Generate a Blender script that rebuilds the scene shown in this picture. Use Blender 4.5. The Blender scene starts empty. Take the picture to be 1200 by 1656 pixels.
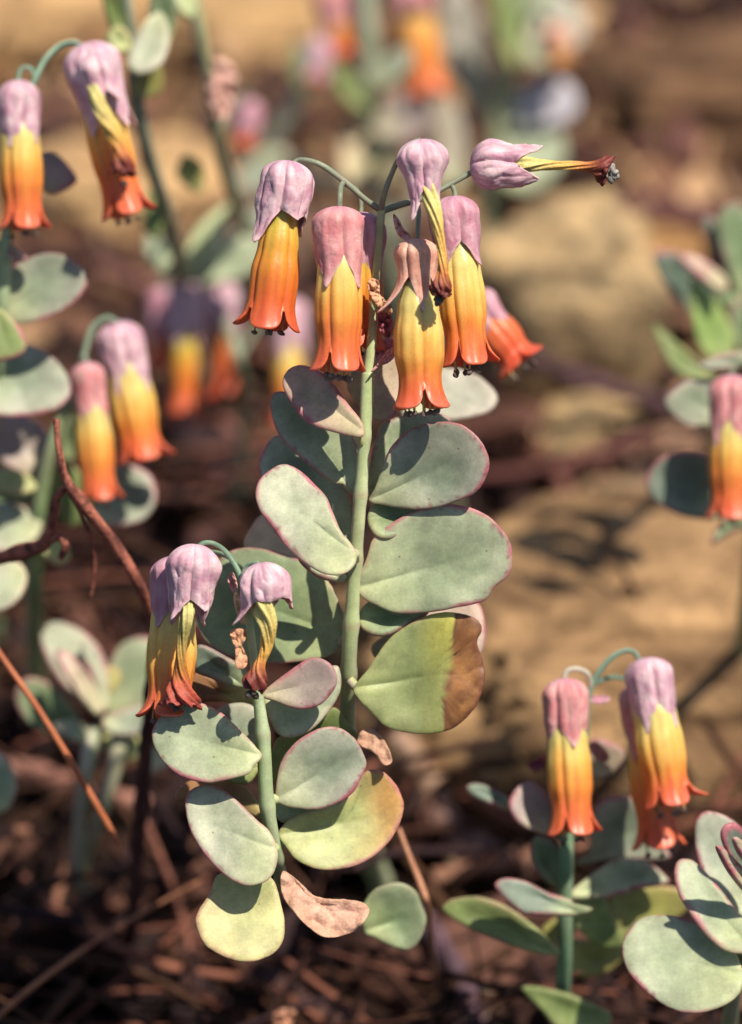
import bpy, bmesh, math, random
from mathutils import Vector, Matrix, noise
random.seed(7)
SC = bpy.context.scene
COL = SC.collection
V = Vector
MM = 0.001

# ------------------------------------------------------------------ camera
PITCH = math.radians(30.0)
DIST = 0.90                       # focus distance
H0 = 0.138                        # height of the focus point over the ground
FW = V((0, math.cos(PITCH), -math.sin(PITCH)))
RT = V((1, 0, 0))
UP = V((0, math.sin(PITCH), math.cos(PITCH)))
CAMLOC = V((0, 0, H0)) - FW * DIST
cd = bpy.data.cameras.new('camera')
cam = bpy.data.objects.new('camera', cd)
COL.objects.link(cam)
cam.location = CAMLOC
cam.rotation_euler = (math.pi / 2 - PITCH, 0, 0)
cd.sensor_fit = 'VERTICAL'
cd.sensor_height = 36.0
cd.lens = 36.0 * DIST / 0.1656
cd.clip_start = 0.02
cd.clip_end = 200.0
cd.dof.use_dof = True
cd.dof.focus_distance = DIST - 0.002
cd.dof.aperture_fstop = cd.lens / 18.5
SC.camera = cam

# ------------------------------------------------------------------ light
SUN = (RT * 0.37 + UP * 0.66 - FW * 0.66).normalized()
w = bpy.data.worlds.new('World'); SC.world = w; w.use_nodes = True
nt = w.node_tree
for n in list(nt.nodes): nt.nodes.remove(n)
sky = nt.nodes.new('ShaderNodeTexSky'); sky.sky_type = 'NISHITA'; sky.sun_disc = False
sky.sun_elevation = math.asin(SUN.z)
sky.sun_rotation = math.atan2(SUN.x, SUN.y)
bg = nt.nodes.new('ShaderNodeBackground'); bg.inputs[1].default_value = 0.075
wo = nt.nodes.new('ShaderNodeOutputWorld')
nt.links.new(sky.outputs[0], bg.inputs[0]); nt.links.new(bg.outputs[0], wo.inputs[0])
sd = bpy.data.lights.new('sun', 'SUN'); sd.energy = 5.0; sd.angle = math.radians(0.53); sd.color = (1.0, 0.905, 0.755)
so = bpy.data.objects.new('sun', sd); COL.objects.link(so)
so.location = SUN * 3
so.rotation_euler = SUN.to_track_quat('Z', 'Y').to_euler()
SC.view_settings.view_transform = 'Standard'
SC.view_settings.look = 'None'
SC.view_settings.gamma = 1.0
SC.view_settings.exposure = 0.36
SC.view_settings.use_curve_mapping = False
SC.cycles.use_denoising = True
SC.cycles.max_bounces = 8

# ------------------------------------------------------------------ helpers
S = 0.0001                        # one photo pixel at the focus plane
def P(px, py, x=0.0):
    """point seen at a photo pixel, x millimetres beyond the focus plane"""
    d = DIST + x * MM
    k = S * d / DIST
    return CAMLOC + FW * d + RT * ((px - 600) * k) + UP * ((828 - py) * k)
def G(px, py, z=0.0):
    """point of the ground (height z) under a photo pixel"""
    r = FW * DIST + RT * ((px - 600) * S) + UP * ((828 - py) * S)
    t = (z - CAMLOC.z) / r.z
    return CAMLOC + r * t
def sstep(a, b, x):
    t = max(0.0, min(1.0, (x - a) / (b - a))); return t * t * (3 - 2 * t)
def lerp(a, b, t): return a + (b - a) * t
def mixc(a, b, t): return tuple(a[i] + (b[i] - a[i]) * t for i in range(3))
def ramp(stops, t):
    if t <= stops[0][0]: return stops[0][1]
    for (a, ca), (b, cb) in zip(stops, stops[1:]):
        if t <= b: return mixc(ca, cb, (t - a) / (b - a))
    return stops[-1][1]
def prof(stops, t):
    if t <= stops[0][0]: return stops[0][1]
    for (a, ca), (b, cb) in zip(stops, stops[1:]):
        if t <= b:
            u = (t - a) / (b - a); u = u * u * (3 - 2 * u)
            return ca + (cb - ca) * u
    return stops[-1][1]
def n3(p, f, seed=0.0): return noise.noise(V((p[0] * f + seed * 7.31, p[1] * f - seed * 3.7, p[2] * f + seed)))
def catmull(pts, n, closed=False):
    out = []; m = len(pts); segs = m if closed else m - 1
    for i in range(segs):
        if closed: a, b, c, d = pts[(i - 1) % m], pts[i], pts[(i + 1) % m], pts[(i + 2) % m]
        else: a, b, c, d = pts[max(i - 1, 0)], pts[i], pts[i + 1], pts[min(i + 2, m - 1)]
        for j in range(n):
            t = j / n
            out.append(tuple(0.5 * (2 * b[k] + (c[k] - a[k]) * t + (2 * a[k] - 5 * b[k] + 4 * c[k] - d[k]) * t * t
                       + (3 * b[k] - a[k] - 3 * c[k] + d[k]) * t ** 3) for k in range(len(b))))
    if not closed: out.append(tuple(pts[-1]))
    return out

class MB:
    """collects verts, faces and a pigment per vertex; builds one mesh object"""
    def __init__(s): s.v = []; s.f = []; s.c = []
    def add(s, p, c): s.v.append(V(p)); s.c.append(c); return len(s.v) - 1
    def build(s, name, mat, parent=None, shell=0.0, smooth=True):
        me = bpy.data.meshes.new(name)
        off = V(parent['_w']) if parent is not None else V((0, 0, 0))
        me.from_pydata([tuple(p - off) for p in s.v], [], s.f)
        a = me.color_attributes.new('pigment', 'FLOAT_COLOR', 'POINT')
        buf = []
        for c in s.c: buf += [max(0, c[0]), max(0, c[1]), max(0, c[2]), 1.0]
        a.data.foreach_set('color', buf)
        if smooth: me.polygons.foreach_set('use_smooth', [True] * len(me.polygons))
        me.materials.append(mat)
        o = bpy.data.objects.new(name, me); COL.objects.link(o)
        if parent is not None: o.parent = parent
        if shell:
            m = o.modifiers.new('shell', 'SOLIDIFY'); m.thickness = shell; m.offset = -1.0
        me.update()
        return o
    def grid(s, rows, cols, wrap=True):
        """rows: list of lists of (p, c)"""
        idx = [[s.add(p, c) for p, c in r] for r in rows]
        m = len(rows[0])
        for i in range(len(rows) - 1):
            for j in range(m if wrap else m - 1):
                k = (j + 1) % m
                s.f.append((idx[i][j], idx[i][k], idx[i + 1][k], idx[i + 1][j]))
        return idx
    def tube(s, path, colf, n=10, cap=True, bump=0.0, bf=300):
        """path: list of (Vector, radius); colf(t, angle) gives the pigment"""
        pts = [p for p, r in path]; m = len(pts)
        prev = None; rows = []
        for i, (p, r) in enumerate(path):
            t = (pts[min(i + 1, m - 1)] - pts[max(i - 1, 0)])
            t = t.normalized() if t.length > 1e-9 else V((0, 0, 1))
            if prev is None:
                q = t.cross(V((0.3, -0.8, 0.4))).normalized()
            else:
                q = (prev - t * prev.dot(t)).normalized()
            prev = q; b = t.cross(q); row = []
            for j in range(n):
                a = 2 * math.pi * j / n
                d = q * math.cos(a) + b * math.sin(a)
                rr = r * (1 + (bump * n3(p + d * r, bf) if bump else 0))
                row.append((p + d * rr, colf(i / (m - 1), a)))
            rows.append(row)
        idx = s.grid(rows, n)
        if cap:
            for row, p, fl in ((idx[0], pts[0], 1), (idx[-1], pts[-1], 0)):
                c = s.add(p, s.c[row[0]])
                for j in range(n):
                    k = (j + 1) % n
                    s.f.append((row[k], row[j], c) if fl else (row[j], row[k], c))
    def blob(s, c, rx, ax, ay, az, colf, rough=0.25, seg=8, ring=5, f=900):
        rows = []
        for i in range(ring + 1):
            th = math.pi * (i + 0.02) / (ring + 0.04); row = []
            for j in range(seg):
                ph = 2 * math.pi * j / seg
                d = V((math.sin(th) * math.cos(ph), math.sin(th) * math.sin(ph), math.cos(th)))
                k = rx * (1 + rough * n3(V(c) + d * rx, f))
                row.append((V(c) + ax * d.x * k + ay * d.y * k + az * d.z * k, colf(d)))
            rows.append(row)
        s.grid(rows, seg)

# ------------------------------------------------------------------ materials
def mat(name, rough=0.5, spec=0.4, sss=0.0, sscale=0.001, mottle=0.12, msc=350, fine=0.06, fsc=2600,
        bump=0.3, bsc=1800, bdist=0.0001, stretch=None, specks=0.0, spk=(0.1, 0.05, 0.03), sheen=0.0, coat=0.0, bloom=0.0, bsc_=110, trans=0.0):
    m = bpy.data.materials.new(name); m.use_nodes = True
    t = m.node_tree; N = t.nodes; L = t.links
    for n in list(N): N.remove(n)
    out = N.new('ShaderNodeOutputMaterial'); b = N.new('ShaderNodeBsdfPrincipled')
    L.new(b.outputs[0], out.inputs[0])
    at = N.new('ShaderNodeAttribute'); at.attribute_name = 'pigment'
    tc = N.new('ShaderNodeTexCoord'); vec = tc.outputs['Object']
    if stretch:
        mp = N.new('ShaderNodeMapping'); mp.inputs['Scale'].default_value = stretch
        L.new(vec, mp.inputs[0]); vec = mp.outputs[0]
    def nz(sc, det=4):
        n = N.new('ShaderNodeTexNoise'); n.inputs['Scale'].default_value = sc; n.inputs['Detail'].default_value = det
        n.inputs['Roughness'].default_value = 0.6
        L.new(vec, n.inputs['Vector']); return n
    a1 = nz(msc, 3); a2 = nz(fsc, 2)
    def scale(n, amt):
        r = N.new('ShaderNodeMapRange'); r.inputs[1].default_value = 0.25; r.inputs[2].default_value = 0.75
        r.inputs[3].default_value = 1 - amt; r.inputs[4].default_value = 1 + amt
        L.new(n.outputs[0], r.inputs[0]); return r.outputs[0]
    mu = N.new('ShaderNodeMath'); mu.operation = 'MULTIPLY'
    L.new(scale(a1, mottle), mu.inputs[0]); L.new(scale(a2, fine), mu.inputs[1])
    vm = N.new('ShaderNodeVectorMath'); vm.operation = 'SCALE'
    L.new(at.outputs['Color'], vm.inputs[0]); L.new(mu.outputs[0], vm.inputs['Scale'])
    colr = vm.outputs[0]
    if bloom:
        b3 = nz(bsc_, 8)
        r3 = N.new('ShaderNodeMapRange'); r3.inputs[1].default_value = 0.40; r3.inputs[2].default_value = 0.60
        r3.inputs[3].default_value = 1 - bloom; r3.inputs[4].default_value = 1 + bloom * 0.4
        L.new(b3.outputs[0], r3.inputs[0])
        v3 = N.new('ShaderNodeVectorMath'); v3.operation = 'SCALE'
        L.new(colr, v3.inputs[0]); L.new(r3.outputs[0], v3.inputs['Scale']); colr = v3.outputs[0]
    if specks:
        vo = N.new('ShaderNodeTexVoronoi'); vo.inputs['Scale'].default_value = 420
        L.new(vec, vo.inputs['Vector'])
        rr = N.new('ShaderNodeMapRange'); rr.inputs[1].default_value = 0.05; rr.inputs[2].default_value = 0.10
        rr.inputs[3].default_value = 1; rr.inputs[4].default_value = 0
        L.new(vo.outputs['Distance'], rr.inputs[0])
        sp = N.new('ShaderNodeSeparateColor'); L.new(vo.outputs['Color'], sp.inputs[0])
        gt = N.new('ShaderNodeMath'); gt.operation = 'GREATER_THAN'; gt.inputs[1].default_value = 1 - specks
        L.new(sp.outputs[0], gt.inputs[0])
        ml = N.new('ShaderNodeMath'); ml.operation = 'MULTIPLY'; L.new(rr.outputs[0], ml.inputs[0]); L.new(gt.outputs[0], ml.inputs[1])
        m2 = N.new('ShaderNodeMath'); m2.operation = 'MULTIPLY'; L.new(ml.outputs[0], m2.inputs[0]); m2.inputs[1].default_value = 0.75
        mx = N.new('ShaderNodeMix'); mx.data_type = 'RGBA'
        L.new(m2.outputs[0], mx.inputs[0]); L.new(colr, mx.inputs[6]); mx.inputs[7].default_value = (*spk, 1)
        colr = mx.outputs[2]
    L.new(colr, b.inputs['Base Color'])
    b.inputs['Roughness'].default_value = rough
    b.inputs['Specular IOR Level'].default_value = spec
    if sss:
        b.inputs['Subsurface Weight'].default_value = sss
        b.inputs['Subsurface Radius'].default_value = (1.0, 0.55, 0.25)
        b.inputs['Subsurface Scale'].default_value = sscale
    if sheen:
        b.inputs['Sheen Weight'].default_value = sheen; b.inputs['Sheen Roughness'].default_value = 0.4
    if coat:
        b.inputs['Coat Weight'].default_value = coat; b.inputs['Coat Roughness'].default_value = 0.25
    if trans:
        tr = N.new('ShaderNodeBsdfTranslucent'); L.new(colr, tr.inputs['Color'])
        mxs = N.new('ShaderNodeMixShader'); mxs.inputs[0].default_value = trans
        L.new(b.outputs[0], mxs.inputs[1]); L.new(tr.outputs[0], mxs.inputs[2]); L.new(mxs.outputs[0], out.inputs[0])
    if bump:
        bn = nz(bsc, 5)
        bp = N.new('ShaderNodeBump'); bp.inputs['Strength'].default_value = bump; bp.inputs['Distance'].default_value = bdist
        L.new(bn.outputs[0], bp.inputs['Height']); L.new(bp.outputs[0], b.inputs['Normal'])
    return m
M_LEAF = mat('waxy_leaf', 0.5, 0.35, 0.35, 0.0011, 0.15, 260, 0.12, 2400, 0.25, 2200, 0.00008, specks=0.22, spk=(0.16, 0.09, 0.06), bloom=0.16, bsc_=130)
M_DRY = mat('dried_leaf', 0.7, 0.2, 0.15, 0.0004, 0.28, 420, 0.2, 2400, 0.8, 1100, 0.0005)
M_STEM = mat('fleshy_stem', 0.5, 0.35, 0.3, 0.001, 0.14, 300, 0.10, 2600, 0.3, 1600, 0.00015, bloom=0.14, specks=0.25, spk=(0.2, 0.12, 0.12))
M_CAL = mat('papery_calyx', 0.5, 0.35, 0.45, 0.0008, mottle=0.14, msc=420, fine=0.10, fsc=2600, bump=0.5, bsc=1000, bdist=0.0004, trans=0.08)
M_COR = mat('waxy_petal', 0.36, 0.45, 0.6, 0.0012, 0.09, 500, 0.07, 2400, 0.3, 1500, 0.00015, trans=0.10, specks=0.16, spk=(0.85, 0.45, 0.08))
M_DCOR = mat('shrivelled_petal', 0.5, 0.35, 0.25, 0.0004, 0.2, 700, 0.15, 2600, 0.7, 1400, 0.0003)
M_ANTH = mat('anther_dust', 0.85, 0.2, 0, 0.001, 0.25, 1600, 0.2, 5000, 0.8, 3500, 0.0002)
M_TWIG = mat('twig_bark', 0.75, 0.25, 0, 0.001, 0.3, 250, 0.25, 1500, 0.9, 900, 0.0006)
M_STRAW = mat('dead_straw', 0.55, 0.35, 0, 0.001, 0.15, 200, 0.15, 1800, 0.4, 1500, 0.0002)
M_STONE = mat('sandstone', 0.9, 0.15, 0, 0.001, 0.35, 70, 0.3, 420, 1.0, 350, 0.002)
M_SOIL = mat('sandy_soil', 0.95, 0.1, 0, 0.001, 0.3, 60, 0.35, 500, 1.0, 400, 0.004)
M_LIT = mat('leaf_litter', 0.8, 0.2, 0, 0.001, 0.25, 200, 0.25, 1500, 0.8, 900, 0.0006)

# ------------------------------------------------------------------ objects
def root(name, label, cat, loc, group=None):
    o = bpy.data.objects.new(name, None); COL.objects.link(o)
    loc = V((loc.x, loc.y, 0.0))
    o.location = loc; o['_w'] = tuple(loc); o['label'] = label; o['category'] = cat
    o.empty_display_size = 0.01
    if group: o['group'] = group
    return o
def branch(name, parent, label=None):
    o = bpy.data.objects.new(name, None); COL.objects.link(o); o.parent = parent; o['_w'] = tuple(parent['_w'])
    o.empty_display_size = 0.005
    if label: o['label'] = label
    return o

# pigments (reflectances)
RIM = (0.40, 0.13, 0.16)
PAL = {
 'glauc': ((0.260, 0.314, 0.191), (0.360, 0.394, 0.269)),
 'pale': ((0.328, 0.370, 0.250), (0.398, 0.398, 0.304)),
 'deep': ((0.170, 0.240, 0.117), (0.250, 0.300, 0.181)),
 'grey': ((0.220, 0.266, 0.186), (0.360, 0.365, 0.290)),
 'blue':  ((0.13, 0.19, 0.14), (0.20, 0.24, 0.19)),
 'mauve': ((0.42, 0.35, 0.24), (0.42, 0.29, 0.24)),
 'plum':  ((0.33, 0.27, 0.24), (0.33, 0.23, 0.23)),
 'lime':  ((0.36, 0.40, 0.16), (0.42, 0.42, 0.19)),
 'lemon': ((0.43, 0.44, 0.20), (0.52, 0.46, 0.21)),
 'ochre': ((0.44, 0.44, 0.17), (0.47, 0.34, 0.11)),
 'green': ((0.17, 0.23, 0.075), (0.22, 0.27, 0.10)),
 'olive': ((0.25, 0.25, 0.07), (0.28, 0.25, 0.08)),
 'peach': ((0.66, 0.47, 0.27), (0.66, 0.45, 0.28)),
 'brown': ((0.26, 0.13, 0.06), (0.35, 0.18, 0.07)),
 'tan':   ((0.48, 0.29, 0.20), (0.42, 0.24, 0.16)),
 'white': ((0.34, 0.34, 0.27), (0.38, 0.35, 0.29)),
}
RINGS = (0.0, 0.12, 0.26, 0.40, 0.53, 0.65, 0.75, 0.83, 0.89, 0.93, 0.96, 0.98, 0.993, 1.0)
SEED = [0]
def leaf(parent, pts, x=0.0, gx=0.0, gy=0.0, cup=0.0, pal='glauc', thick=1.4, rim=1.0, rimw=5.0, base=None, wav=0.85,
         dry=None, res=110, name='leaf', label=None, zoom=None, relief=None, crumple=0.0, cfr=1.0, curl=0.0, mid=0.35, m=None, basecol=(0.42, 0.46, 0.20), tipmix=None):
    """a fleshy leaf: outline traced in photo pixels, tilted in depth (gx, gy), cupped, with a rounded rim"""
    SEED[0] += 1; sd = SEED[0] * 1.37
    if zoom: pts = [(zoom[0] + a / zoom[2], zoom[1] + b / zoom[2]) for a, b in pts]
    per = catmull(pts, max(4, int(res / len(pts))), True)
    n = len(per)
    ecx = sum(p[0] for p in per) / n; ecy = sum(p[1] for p in per) / n
    per = [(ecx + (p[0] - ecx) * (1 + q_), ecy + (p[1] - ecy) * (1 + q_)) for p in per
           for q_ in (0.010 * noise.noise(V((p[0] * 0.05, p[1] * 0.05, sd))) + 0.006 * noise.noise(V((p[0] * 0.13, p[1] * 0.13, sd))),)]
    cx = sum(p[0] for p in per) / n; cy = sum(p[1] for p in per) / n
    bx, by = pts[0] if base is None else base
    ax, ay = cx - bx, cy - by; L = math.hypot(ax, ay) or 1; ax /= L; ay /= L
    c0, c1 = PAL[pal] if isinstance(pal, str) else pal
    # per-leaf variation
    q = 1 + 0.10 * noise.noise(V((sd, 2.2, 0.7)))
    size = max(math.hypot(p[0] - cx, p[1] - cy) for p in per)
    mid_pts = []; cols = []
    for r in RINGS:
        row = []; crow = []
        for j, (ox, oy) in enumerate(per):
            px, py = cx + (ox - cx) * r, cy + (oy - cy) * r
            X, Y = (px - cx) * 0.1, (py - cy) * 0.1
            al = (px - bx) * ax + (py - by) * ay      # along the leaf
            ac = -(px - bx) * ay + (py - by) * ax     # across the leaf
            nn = noise.noise(V((px * 0.012 + sd, py * 0.012, sd)))
            d = x + gx * X + gy * Y + cup * (1 - r * r) + wav * nn * r
            d += curl * (al / (2 * L)) ** 2
            d -= mid * math.exp(-(ac / 7.0) ** 2) * (1 - sstep(0.0, 2.0 * L, al)) * -1
            if crumple:
                d += crumple * (noise.noise(V((px * 0.03 * cfr + sd, py * 0.05 * cfr, 3.1))) + 0.5 * noise.noise(V((px * 0.09 * cfr, py * 0.07 * cfr + sd, 1.1))))
            if relief: d += relief(px, py)
            row.append(P(px, py, d))
            ed = (1 - r) * math.hypot(ox - cx, oy - cy)
            nz1 = noise.noise(V((px * 0.02, py * 0.02, sd)))
            nz2 = noise.noise(V((px * 0.06, py * 0.06, sd + 5)))
            t = sstep(0.25, 1.0, r) * 0.7 + nz1 * 0.55 + nz2 * 0.2 + 0.1
            c = mixc(c0, c1, max(0, min(1, t)))
            c = tuple(k * q * (1 + 0.12 * nz1 + 0.05 * nz2) for k in c)
            if basecol: c = mixc(c, basecol, (1 - sstep(0.0, 0.55, al / (2 * L))) * 0.45)
            if tipmix: c = mixc(c, tipmix[0], sstep(tipmix[1], tipmix[2], al / (2 * L) + 0.10 * nz1 + 0.03 * nz2))
            if rim:
                k = 1 - sstep(0.2, 1.0, ed / (rimw * max(0.35, 0.85 + 1.3 * nz1 + 0.5 * nz2)))
                fade = sstep(0.05, 0.5, al / (2 * L))
                c = mixc(c, RIM, k * rim * (0.30 + 0.70 * fade) * max(0, min(1, 0.75 + 0.5 * nz2 + 0.4 * nz1)))
                nz3 = noise.noise(V((px * 0.16, py * 0.16, sd + 2)))
                c = mixc(c, (0.22, 0.07, 0.08), 0.7 * rim * sstep(0.25, 0.5, nz3) * (1 - sstep(0.5, 2.2, ed / rimw)) * fade)
            if dry:
                c = dry(px, py, c, nz1, nz2, ed)
            crow.append(c)
        mid_pts.append(row); cols.append(crow)
    # normals of the mid sheet
    b = MB(); R = len(RINGS)
    def nrm(i, j):
        i0, i1 = max(i - 1, 0), min(i + 1, R - 1)
        if i == 0: i1 = 3; i0 = 0
        du = mid_pts[i1][j] - mid_pts[i0][j]
        k = 2
        dv = mid_pts[max(i, 2)][(j + k) % n] - mid_pts[max(i, 2)][(j - k) % n]
        v = du.cross(dv)
        return v.normalized() if v.length > 1e-14 else -FW
    cn = V((0, 0, 0))
    for j in range(0, n, 4): cn += nrm(1, j)
    cn.normalize()
    fr = []; bk = []
    for i, r in enumerate(RINGS):
        if i == 0:
            h = thick * MM * 0.5
            fr.append([b.add(mid_pts[0][0] + cn * h, cols[0][0])]); bk.append([b.add(mid_pts[0][0] - cn * h, cols[0][0])]); continue
        h = thick * MM * 0.5 * math.sqrt(max(0.0, 1 - r ** 8))
        rf = []; rb = []
        for j in range(n):
            if i == R - 1:
                k = b.add(mid_pts[i][j], cols[i][j]); rf.append(k); rb.append(k)
            else:
                nn = nrm(i, j) if i > 2 else cn
                rf.append(b.add(mid_pts[i][j] + nn * h, cols[i][j])); rb.append(b.add(mid_pts[i][j] - nn * h, cols[i][j]))
        fr.append(rf); bk.append(rb)
    for sh, fl in ((fr, False), (bk, True)):
        for j in range(n):
            k = (j + 1) % n
            f = (sh[0][0], sh[1][j], sh[1][k]); b.f.append(f[::-1] if fl else f)
        for i in range(1, R - 1):
            for j in range(n):
                k = (j + 1) % n
                f = (sh[i][j], sh[i + 1][j], sh[i + 1][k], sh[i][k]); b.f.append(f[::-1] if fl else f)
    o = b.build(name, m or M_LEAF, parent)
    if label: o['label'] = label
    return o

def pxpath(pts, n=6):
    """(px, py, x, width px) control points -> [(Vector, radius)]"""
    return [(P(a, b, x), w * 0.5 * S * (DIST + x * MM) / DIST) for a, b, x, w in catmull(pts, n)]

def stem(parent, pts, c0=(0.26, 0.36, 0.20), c1=(0.34, 0.42, 0.28), name='stem', nodes=(), m=None, n=12, label=None, var=0.12, bump=0.05):
    SEED[0] += 1; sd = SEED[0] * 0.73
    path = pxpath(pts, 10); out = []
    if name == 'stem' and path[-1][0].z < 0.075 and path[-1][0].z < path[0][0].z - 0.005:
        e_, r_ = path[-1]; z0 = e_.z
        path += [(V((e_.x + 0.002, e_.y + 0.006, z0 * 0.5)), r_), (V((e_.x + 0.003, e_.y + 0.008, -0.004)), r_)]
    for p, r in path:
        k = 1.0
        for (px, py, x) in nodes:
            d = (p - P(px, py, x)).length
            k += 0.20 * math.exp(-(d / (r * 1.1)) ** 2)
        out.append((p, r * k))
    def cf(t, a):
        nz = noise.noise(V((t * 9 + sd, math.cos(a), math.sin(a))))
        c = mixc(c0, c1, max(0, min(1, 0.5 + 0.5 * math.cos(a * 2 + sd) + nz * 0.5)))
        pk = max(0, noise.noise(V((t * 6 + sd, 4.4, sd)))) * 0.35
        c = mixc(c, (0.42, 0.30, 0.28), pk)
        i_ = min(len(path) - 1, int(t * (len(path) - 1) + 0.5))
        for (px, py, x) in nodes:
            d = (path[i_][0] - P(px, py, x)).length / (path[i_][1] * 0.45)
            c = mixc(c, (0.40, 0.30, 0.20), 0.55 * math.exp(-d * d))
        return tuple(k * (1 + var * nz) for k in c)
    b = MB(); b.tube(out, cf, n, True, bump, 200)
    o = b.build(name, m or M_STEM, parent)
    if label: o['label'] = label
    return o

def frame_of(T, E, rot=0.0):
    a = (E - T).normalized()
    tow = -FW
    r = (tow - a * tow.dot(a)).normalized()        # angle 0 looks at the camera
    s = r.cross(a)
    return a, r, s

YEL = [(0, (0.56, 0.52, 0.20)), (0.10, (0.74, 0.60, 0.22)), (0.22, (0.84, 0.57, 0.18)), (0.34, (0.87, 0.46, 0.11)), (0.50, (0.86, 0.31, 0.06)),
       (0.70, (0.79, 0.185, 0.05)), (0.88, (0.75, 0.14, 0.055)), (1.0, (0.74, 0.165, 0.10))]
YEL2 = [(b_, c) for b_, (a, c) in zip((0, 0.14, 0.32, 0.48, 0.63, 0.77, 0.88, 1.0), YEL)]
ORA = [(0, (0.44, 0.44, 0.11)), (0.18, (0.62, 0.46, 0.08)), (0.36, (0.72, 0.34, 0.05)), (0.55, (0.74, 0.22, 0.035)), (0.75, (0.70, 0.14, 0.03)), (1.0, (0.66, 0.12, 0.06))]
RED = [(0, (0.80, 0.32, 0.10)), (0.4, (0.80, 0.17, 0.06)), (1.0, (0.75, 0.10, 0.05))]
LAV = ((0.54, 0.29, 0.38), (0.76, 0.55, 0.585))
PNK = ((0.62, 0.22, 0.24), (0.70, 0.38, 0.37))
SAL = ((0.66, 0.31, 0.23), (0.74, 0.44, 0.34))
MAU = ((0.50, 0.22, 0.29), (0.60, 0.36, 0.42))

def calyx(parent, T, E, wid, tube, lobe, colr, rot=0.4, flare=(0, 0, 0, 0), wr=0.07, dome=0.25, lobel=(1, 1, 1, 1), neck=0.95, px_scale=1.0, bottom=None, hole=1.0):
    """inflated four-lobed calyx: T top point, direction to E, wid / tube / lobe in mm"""
    SEED[0] += 1; sd = SEED[0] * 2.1
    a, r, s = frame_of(T, E)
    b = MB(); n = 88; R = wid * 0.5 * MM
    rows = []
    rl = [0.05 + 0.4 * abs(noise.noise(V((sd, k_ * 3.1, 0.5)))) for k_ in range(4)]
    rlen = [1 + 0.25 * noise.noise(V((sd, k_ * 2.3, 7.5))) for k_ in range(4)]
    dx, dy = 0.5 * noise.noise(V((sd, 1.1, 9))), 0.5 * noise.noise(V((sd, 5.1, 9)))
    NV, NL = 26, 16
    for i in range(NV + NL + 1):
        row = []
        for j in range(n):
            ph = 2 * math.pi * j / n
            u = ((ph - rot) / (math.pi / 2)) % 4
            k = int(u); t = (u - k) * 2 - 1                # -1..1 across the lobe
            tl = (0.9 + 0.1 * abs(t))
            if i <= NV:
                q = i / NV
                z = tube * (1 - math.cos(q * math.pi / 2)) * 0.35 + tube * 0.65 * q
                z = tube * q ** 1.6
                zz = z / (wid * dome * 1.6)
                rad = math.sqrt(max(0.0, 1 - (1 - min(1, zz)) ** 2)) if zz < 1 else 1.0
                rad = max(rad, 0.10)
                rad *= lerp(1, neck, sstep(0.5, 1, q)) * (1 + 0.05 * math.sin(q * math.pi))
                fl = 0.0; ql = 0
            else:
                q = 1; ql = (i - NV) / NL
                ln = max(0.0, 1 - abs(t)) ** 1.05 * lobel[k] * rlen[k]
                z = tube + lobe * ln * ql
                rad = neck * (1 - 0.05 * ql)
                fl = flare[k] * (ln * ql) ** 1.8 + (rl[k] * 1.1 * (ln * ql) ** 3 - 0.35 * (ln * ql) * (1 - ln * ql)) * min(1, lobe / 4)
            wv = 1 + wr * noise.noise(V((math.cos(ph) * 1.6 + sd, math.sin(ph) * 1.6, z * 0.30))) \
                   + wr * 0.7 * noise.noise(V((math.cos(ph) * 4 + sd, math.sin(ph) * 4, z * 0.22))) * sstep(0, .3, q)
            wv *= 1 + wr * 1.1 * noise.noise(V((math.cos(ph) * 0.9 + sd, math.sin(ph) * 0.9, z * 0.16 + 3)))
            wv *= 1 - 0.19 * math.exp(-((1 - abs(t)) / 0.20) ** 2) * sstep(0.05, 0.5, q)       # seam between sepals
            wv *= 1 + 0.05 * math.exp(-(t / 0.12) ** 2) * sstep(0.2, 0.7, q)                  # mid rib
            cre = abs(noise.noise(V((math.cos(ph) * 3.2 + sd, math.sin(ph) * 3.2, z * 0.16 + sd))))
            cre2 = abs(noise.noise(V((math.cos(ph) * 7 + sd, math.sin(ph) * 7, z * 0.30))))
            wv *= 1 - wr * (0.55 * math.exp(-(cre / 0.06) ** 2) + 0.16 * math.exp(-(cre2 / 0.12) ** 2)) * sstep(0.1, 0.5, q)
            wv *= 1 + wr * 0.10 * noise.noise(V((math.cos(ph) * 15 + sd, math.sin(ph) * 15, z * 0.5)))
            d = r * math.cos(ph) + s * math.sin(ph)
            p = T + a * (z * MM) + d * (R * rad * wv + fl * MM) + (r * dx + s * dy) * (0.9 * MM * math.sin(min(1, z / (tube + 1e-6)) * math.pi))
            if i == 0: p = T + a * (0.2 * MM) + d * (R * 0.10)
            nz = noise.noise(V((ph * 2 + sd, z * 0.5, sd))) 
            nz2 = noise.noise(V((math.cos(ph) * 7, math.sin(ph) * 7 + sd, z * 0.35)))
            c = mixc(colr[0], colr[1], max(0, min(1, 0.45 + 0.8 * nz + 0.5 * nz2)))
            c = mixc(c, (0.46, 0.25, 0.44), 0.35 * sstep(0.4, 0.0, q) * (1 if colr is not SAL else 0.3))
            vein = noise.noise(V((math.cos(ph) * 11, math.sin(ph) * 11 + sd, z * 0.2)))
            vein2 = noise.noise(V((math.cos(ph) * 24, math.sin(ph) * 24 + sd, z * 0.35)))
            c = tuple(k_ * (1 + 0.17 * vein + 0.08 * vein2) for k_ in c)
            rib = math.exp(-(t / 0.07) ** 2) * sstep(0.1, 0.4, q)
            c = mixc(c, tuple(k_ * 0.7 for k_ in c), rib * 0.4)
            c = mixc(c, (0.70, 0.48, 0.48), 0.45 * sstep(0.55, 1.0, ql) + 0.3 * sstep(0.78, 0.97, abs(t)) * sstep(0.4, 0.9, q))
            row.append((p, c))
        rows.append(row)
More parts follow.
